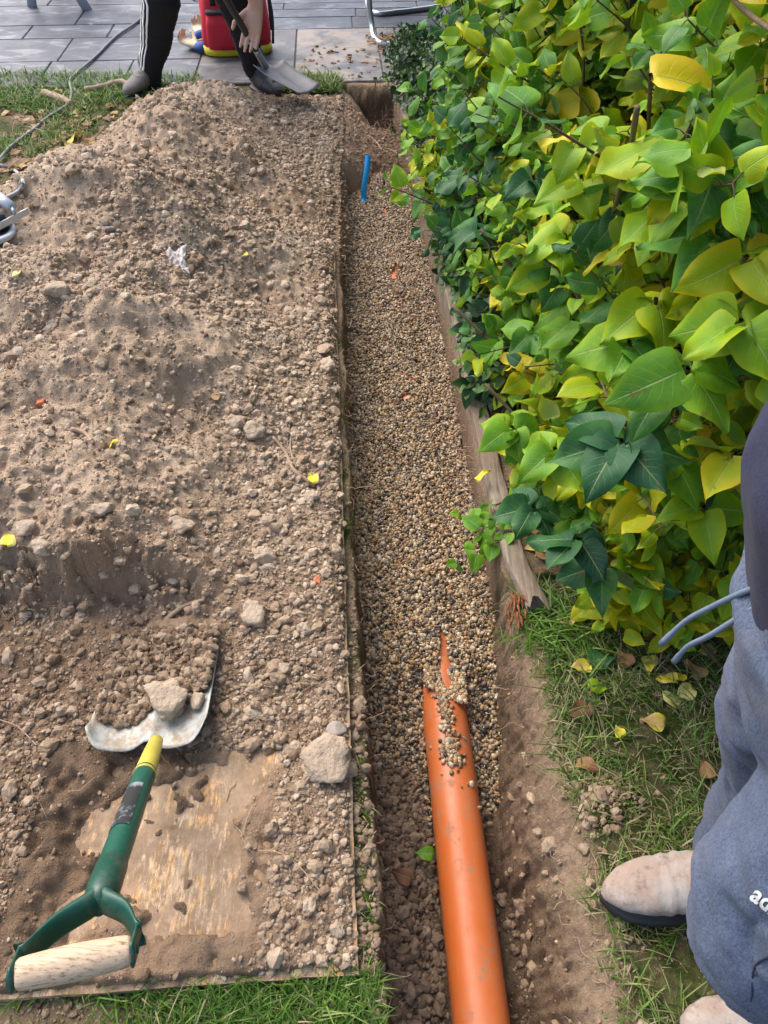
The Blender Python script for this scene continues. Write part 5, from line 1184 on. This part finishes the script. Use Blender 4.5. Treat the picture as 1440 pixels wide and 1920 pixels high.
# far shovel
fs = empty('shovel', P(540, 160, .05), 'long-handled black shovel held over the far end of the trench', 'shovel'); fsi = Matrix.Translation(fs.location).inverted()
t0 = F3(402, -40, 3.98); t1 = F3(503, 133, 4.30)
DKM = simple('black_painted_shaft', (.035, .035, .038), .5, vs=60, var=.7, bump=.3); 
def fsp(o): o.parent = fs; o.matrix_parent_inverse = fsi; return o
fsp(MB().tube(catmull([t0, t0.lerp(t1, .4), t0.lerp(t1, .75)], 5), .0155, 14).build('shaft', DKM))
fsp(MB().tube(catmull([t0.lerp(t1, .74), t0.lerp(t1, .9), t1, t1+V3(.03, -.05, -.03)], 5), [.0165]*6+[.017]*5+[.016]*3+[.012]*2, 14).build('socket', STEEL))
bc = F3(534, 152, 4.22); fwd = V3(.75, -.62, -.16).normalized(); bxx = fwd.cross(V3(.3, -.1, 1)).normalized(); bnn = bxx.cross(fwd).normalized(); V = []; F = []
for j in range(13):
    for i in range(13):
        s_ = -1+i/6; t = j/12; V.append(bc+fwd*((t-.45)*.27-.02*(1-abs(s_)**3)*0)+bxx*(s_*.105*(1-.10*t))+bnn*(.028*abs(s_)**2.4+.018*math.exp(-(s_/.2)**2)*(1-t)+.02*(1-t)**4))
for j in range(12):
    for i in range(12): a = j*13+i; F.append((a, a+1, a+14, a+13))
o = fsp(MB().add(V, F).build('blade', simple('dull_shovel_steel', (.16, .16, .165), .6, .3, vs=12, var=.5))); md = o.modifiers.new('t', 'SOLIDIFY'); md.thickness = .003

# ------------------------------------------------------------------ tool bag, gloves, other far things
RED = simple('red_canvas', (.62, .022, .045), .75, vs=12, var=.2, bump=.5, bs=250, bd=.002); YEL = simple('yellow_rubber', (.72, .62, .02), .55, bump=.2); BST = simple('black_webbing', (.02, .02, .023), .8, bump=.5)
bp = P(448, 108, .012); bag = empty('tool_bag', bp, 'red canvas tool bag with yellow base and black trim behind the digger', 'tool bag'); 
def se(c, a, b, n=40, e=3.2, z=0, dy=0):
    out = []
    for i in range(n):
        h = 2*pi*i/n; out.append(V3(c[0]+a*math.copysign(abs(cos(h))**(2/e), cos(h)), c[1]+dy+b*math.copysign(abs(sin(h))**(2/e), sin(h)), z))
    return out
def loft(rings, cap=True):
    n = len(rings[0]); V = [v for r in rings for v in r]; F = []
    for k in range(len(rings)-1):
        for i in range(n): F.append((k*n+i, k*n+(i+1) % n, (k+1)*n+(i+1) % n, (k+1)*n+i))
    if cap: F.append(tuple(range(n-1, -1, -1))); F.append(tuple((len(rings)-1)*n+i for i in range(n)))
    return V, F
MB().add(*loft([se((0, .12), .185, .115, z=z) if z else se((0, .12), .17, .10, z=0) for z in (0, .01, .05)])).build('base', YEL, bag)
rg = []
for z, a, b in ((.045, .180, .110), (.10, .185, .118), (.18, .178, .115), (.26, .172, .105), (.33, .165, .09), (.37, .15, .06), (.385, .12, .03)):
    r_ = se((0, .12), a, b, z=z)
    for i, v in enumerate(r_): v += V3(0, 0, .0)+Vector((vn(np.array([i*.5]), np.array([z*14]), None, 5)[0]*.008, vn(np.array([i*.5]), np.array([z*14]), None, 6)[0]*.008, 0))
    rg.append(r_)
MB().add(*loft(rg)).build('bag_body', RED, bag)
MB().add(*loft([se((-.02, .0), a, b, z=z) for z, a, b in ((.05, .125, .025), (.08, .135, .04), (.18, .13, .042), (.235, .12, .03))])).build('front_pocket', RED, bag)
mb = MB().add(*loft([se((-.02, .0), a, b, z=z) for z, a, b in ((.232, .124, .034), (.237, .126, .036), (.25, .122, .03))])); mb.build('pocket_trim', BST, bag)
for x in (-.1, .1): MB().tube(catmull([(x, -.0, .27), (x, .01, .36), (x*.8, .06, .47), (x*.8, .14, .50), (x, .2, .42), (x, .235, .3)], 5), [(.014, .003)]*26, 8, (1, 0, 0)).build('strap', BST, bag)
mb = MB().tube(catmull([(.19, .02, .06), (.20, .05, .2), (.185, .10, .33), (.17, .14, .37), (.19, .2, .25), (.19, .21, .08)], 5), .007, 8); mb.build('piping', BST, bag)
bag.rotation_euler = (0, 0, .15); bag.scale = (1.08, 1.0, .97)
GLV = simple('cream_leather', (.58, .50, .34), .85, bump=.5, bs=90, bd=.004); BLU = simple('blue_knit', (.04, .09, .30), .9, bump=.6)
for nm, px, py, rz, lab in (('work_glove', 368, 92, 2.6, 'cream and blue work glove lying nearest the heap by the bag'), ('work_glove', 377, 68, 1.9, 'cream and blue work glove propped against the red bag')):
    g = empty(nm, P(px, py, .02), lab, 'glove', None, rz); hc = hand_caps(V3(0, 0, .02), V3(1, 0, .12), V3(0, 1, 0), None, 1.0, 1.1); blob('palm', hc, .006, GLV, g, 3)
    MB().tube([(-.09, 0, .02), (-.05, 0, .022), (-.02, 0, .02)], [(.05, .026), (.044, .024), (.040, .022)], 16, (0, 1, 0)).build('cuff', BLU, g)
stick([(355, 88), (392, 78)], .016, .014, 'short fawn hammer lying under the gloves', False, 'hammer', .02, DRY, 'hammer', .012, 14)
# wrench-like blue / steel tool end above the gloves
tl_ = empty('hand_tool', P(374, 38, .03), 'steel tool with round head and blue grip leaning on the bag', 'tool'); 
MB().tube([(-.0, 0, .13), (.0, .012, .135), (.0, .03, .13)], [.038, .040, .030], 24).build('tool_head', STEEL, tl_)
MB().tube(catmull([(-.05, .05, .30), (-.03, .03, .22), (.0, .02, .16), (.05, .01, .06), (.08, 0, .02)], 4), [.014]*17, 12).build('tool_grip', BLU, tl_)
# bent galvanised furniture frame
ff_ = empty('garden_chair', P(720, 82, 0), 'bent galvanised tube frame of a garden chair standing on the patio by the hedge', 'garden chair')
b0 = P(706, 62, .03); pz_ = ff_.location
q = catmull([P(690, 0, .55)*0+F3(691, -60, b0.y+.05), F3(692, 0, b0.y+.02), F3(697, 45, b0.y), P(703, 72, .03), P(722, 83, .022), P(760, 79, .022), P(800, 74, .022), P(850, 66, .022)], 7)
o = MB().tube(q, .0175, 16).build('front_frame', STEEL, ff_); o.matrix_parent_inverse = Matrix.Translation(pz_).inverted()
q2 = [v+V3(-.04, .62, 0) for v in q]; o = MB().tube(q2, .0175, 16).build('rear_frame', STEEL, ff_); o.matrix_parent_inverse = Matrix.Translation(pz_).inverted()
tq = q[0]; mb = MB().box(tq+V3(.30, .30, .0), (.62, .60, .03), None, .01); o = mb.build('seat', simple('slate_grey_fabric', (.05, .055, .06), .8), ff_); o.matrix_parent_inverse = Matrix.Translation(pz_).inverted()
# trestle with flat grey legs at the top left
tr_ = empty('folding_trestle', P(110, 10, 0), 'flat grey legs of a folding trestle standing on the patio at the top left', 'trestle'); pz_ = tr_.location; iv_ = Matrix.Translation(pz_).inverted()
f1, f2 = P(61, 17, .0), P(166, 22, .0)
for a_, b_ in ((f1, V3(f1.x+.10, f1.y+.12, .72)), (f2, V3(f2.x-.38, f2.y+.15, .72)), (f1+V3(0, .5, 0), V3(f1.x+.10, f1.y+.30, .72)), (f2+V3(.0, .5, 0), V3(f2.x-.38, f2.y+.30, .72))):
    o = MB().tube([a_, a_.lerp(b_, .5), b_], [(.032, .010)]*3, 12, (1, 0, 0)).build('leg', GREYPLASTIC, tr_); o.matrix_parent_inverse = iv_
o = MB().box(V3((f1.x+f2.x)/2-.1, f1.y+.22, .735), (.9, .28, .04), None, .008).build('top_board', GREYPLASTIC, tr_); o.matrix_parent_inverse = iv_
# cable
cb = [(262, 36), (247, 48), (215, 70), (180, 105), (140, 140), (131, 152), (134, 175), (125, 197), (90, 220), (60, 245), (20, 275), (-10, 310)]
q = []
for a in cb:
    p = P(*a); z = .022 if p.y > 4.66 else GZ(p.x, p.y)+.02; q.append(P(a[0], a[1], z))
tag(MB().tube(catmull(q, 6), .0075, 10).build('power_cable', simple('grey_rubber', (.17, .19, .19), .6, vs=20, var=.3)), 'long grey power cable snaking from the patio over the grass', 'cable')
q = [onheap(a, b)+Vector((0, 0, .012)) for a, b in [(-30, 305), (5, 315), (30, 325), (45, 345), (40, 362), (22, 374), (0, 380)]]
tag(MB().tube(catmull(q, 6), .0065, 10).build('power_cable', simple('pale_rubber', (.36, .38, .38), .5, vs=20, var=.2)), 'looped pale cable end of the saw at the left edge', 'cable')
# circular saw at the left edge
sw = empty('circular_saw', onheap(6, 412), 'grey and black circular saw lying on the soil at the left edge', 'power saw'); sw.rotation_euler = (0, 0, -.35); 
WPL = simple('white_grey_metal', (.45, .48, .5), .35, .3, vs=15, var=.2)
sw.location.z += .015; sw.scale = (.95,)*3
sw.rotation_euler = (0, 0, 0); sw.scale = (1, 1, 1); z0 = sw.location.z; si = Matrix.Translation(sw.location).inverted()
def swp(o): o.parent = sw; o.matrix_parent_inverse = si; return o
def L(px, py, dz=.03): return P(px, py, z0+dz)
a_, b_ = L(-60, 455, .03), L(54, 395, .03); t_ = (b_-a_).normalized(); R_ = t_.to_track_quat('X', 'Z').to_matrix()
swp(MB().box(a_.lerp(b_, .5), ((b_-a_).length, .004, .020), R_, .001).build('base_plate', WPL, None, False))
swp(MB().box(a_.lerp(b_, .36)+R_ @ V3(0, .055, -.003), ((b_-a_).length*.62, .095, .05), R_, .012).build('motor_housing', BLACKRUB))
q = [L(-50, 340, .06), L(0, 372, .06), L(22, 388, .055)]
swp(MB().tube(q, [(.016, .022), (.015, .020), (.013, .017)], 12, (0, 0, 1)).build('handle', WPL)); swp(MB().tube([q[-1], L(27, 400, .045)], .006, 10).build('depth_knob', STEEL))
q = catmull([L(-40, 462, .0), L(-5, 452, .0), L(16, 443, .0), L(25, 430, .0), L(22, 422, .0)], 5); m = len(q)
swp(MB().tube(q, [(.013*(1-.5*i/m), .018*(1-.55*i/m)) for i in range(m)], 12, (0, 0, 1)).build('blade_guard', WPL))
q = [L(-30, 430, .0)]; nn_ = (R_ @ V3(0, 1, 0)); swp(MB().tube([L(-12, 432, .01)-nn_*.012, L(-12, 432, .01)-nn_*.016], [.06, .06], 36).build('saw_blade', STEEL))
# rag
V = []; F = []; n = 24
for j in range(n+1):
    for i in range(n+1): V.append((i/n-.5, j/n-.5, 0))
Vr = np.array(V); rr0 = fbm(Vr[:, 0], Vr[:, 1], 4, 3, 600); Vr[:, 2] = .16*np.abs(fbm(Vr[:, 0], Vr[:, 1], 3, 4, 601))+.10*fbm(Vr[:, 0], Vr[:, 1], 9, 3, 602); Vr[:, :2] *= (1+.35*rr0)[:, None]
F = [[j*(n+1)+i, j*(n+1)+i+1, (j+1)*(n+1)+i+1, (j+1)*(n+1)+i] for j in range(n) for i in range(n)]
p = onheap(333, 498); o = npmesh('paper_scrap', Vr*np.array([.062, .105, .12]), F, simple('grey_paper', (.52, .47, .43), .9, bump=.4)); o.location = p+V3(0, 0, .012); o.rotation_euler = (.3, 0, .2)
md = o.modifiers.new('t', 'SOLIDIFY'); md.thickness = .0012; tag(o, 'crumpled grey paper scrap on the top of the heap', 'paper scrap')
# solar light in the bed
slp = P(1165, 1048, .06); so_ = empty('garden_light', (slp.x, slp.y, 0), 'small black garden light with steel cap half hidden under the shrub', 'garden light'); ax2 = V3(.25, .35, 1).normalized()
hd = V3(0, -.0, .06)
MB().tube([(0, 0, -.01), (0, 0, .02), hd*.5+V3(0, 0, .02)], [.008, .009, .011], 14).build('spike', BLACKRUB, so_)
MB().tube([hd, hd+ax2*.01, hd+ax2*.035, hd+ax2*.04], [.016, .021, .022, .020], 24).build('lamp_body', simple('glossy_black', (.01, .01, .012), .15, bump=0), so_)
MB().tube([hd+ax2*.039, hd+ax2*.041, hd+ax2*.062, hd+ax2*.065], [.022, .0245, .0245, .021], 24).build('cap', simple('brushed_steel', (.55, .52, .46), .3, .9, bump=.1), so_)
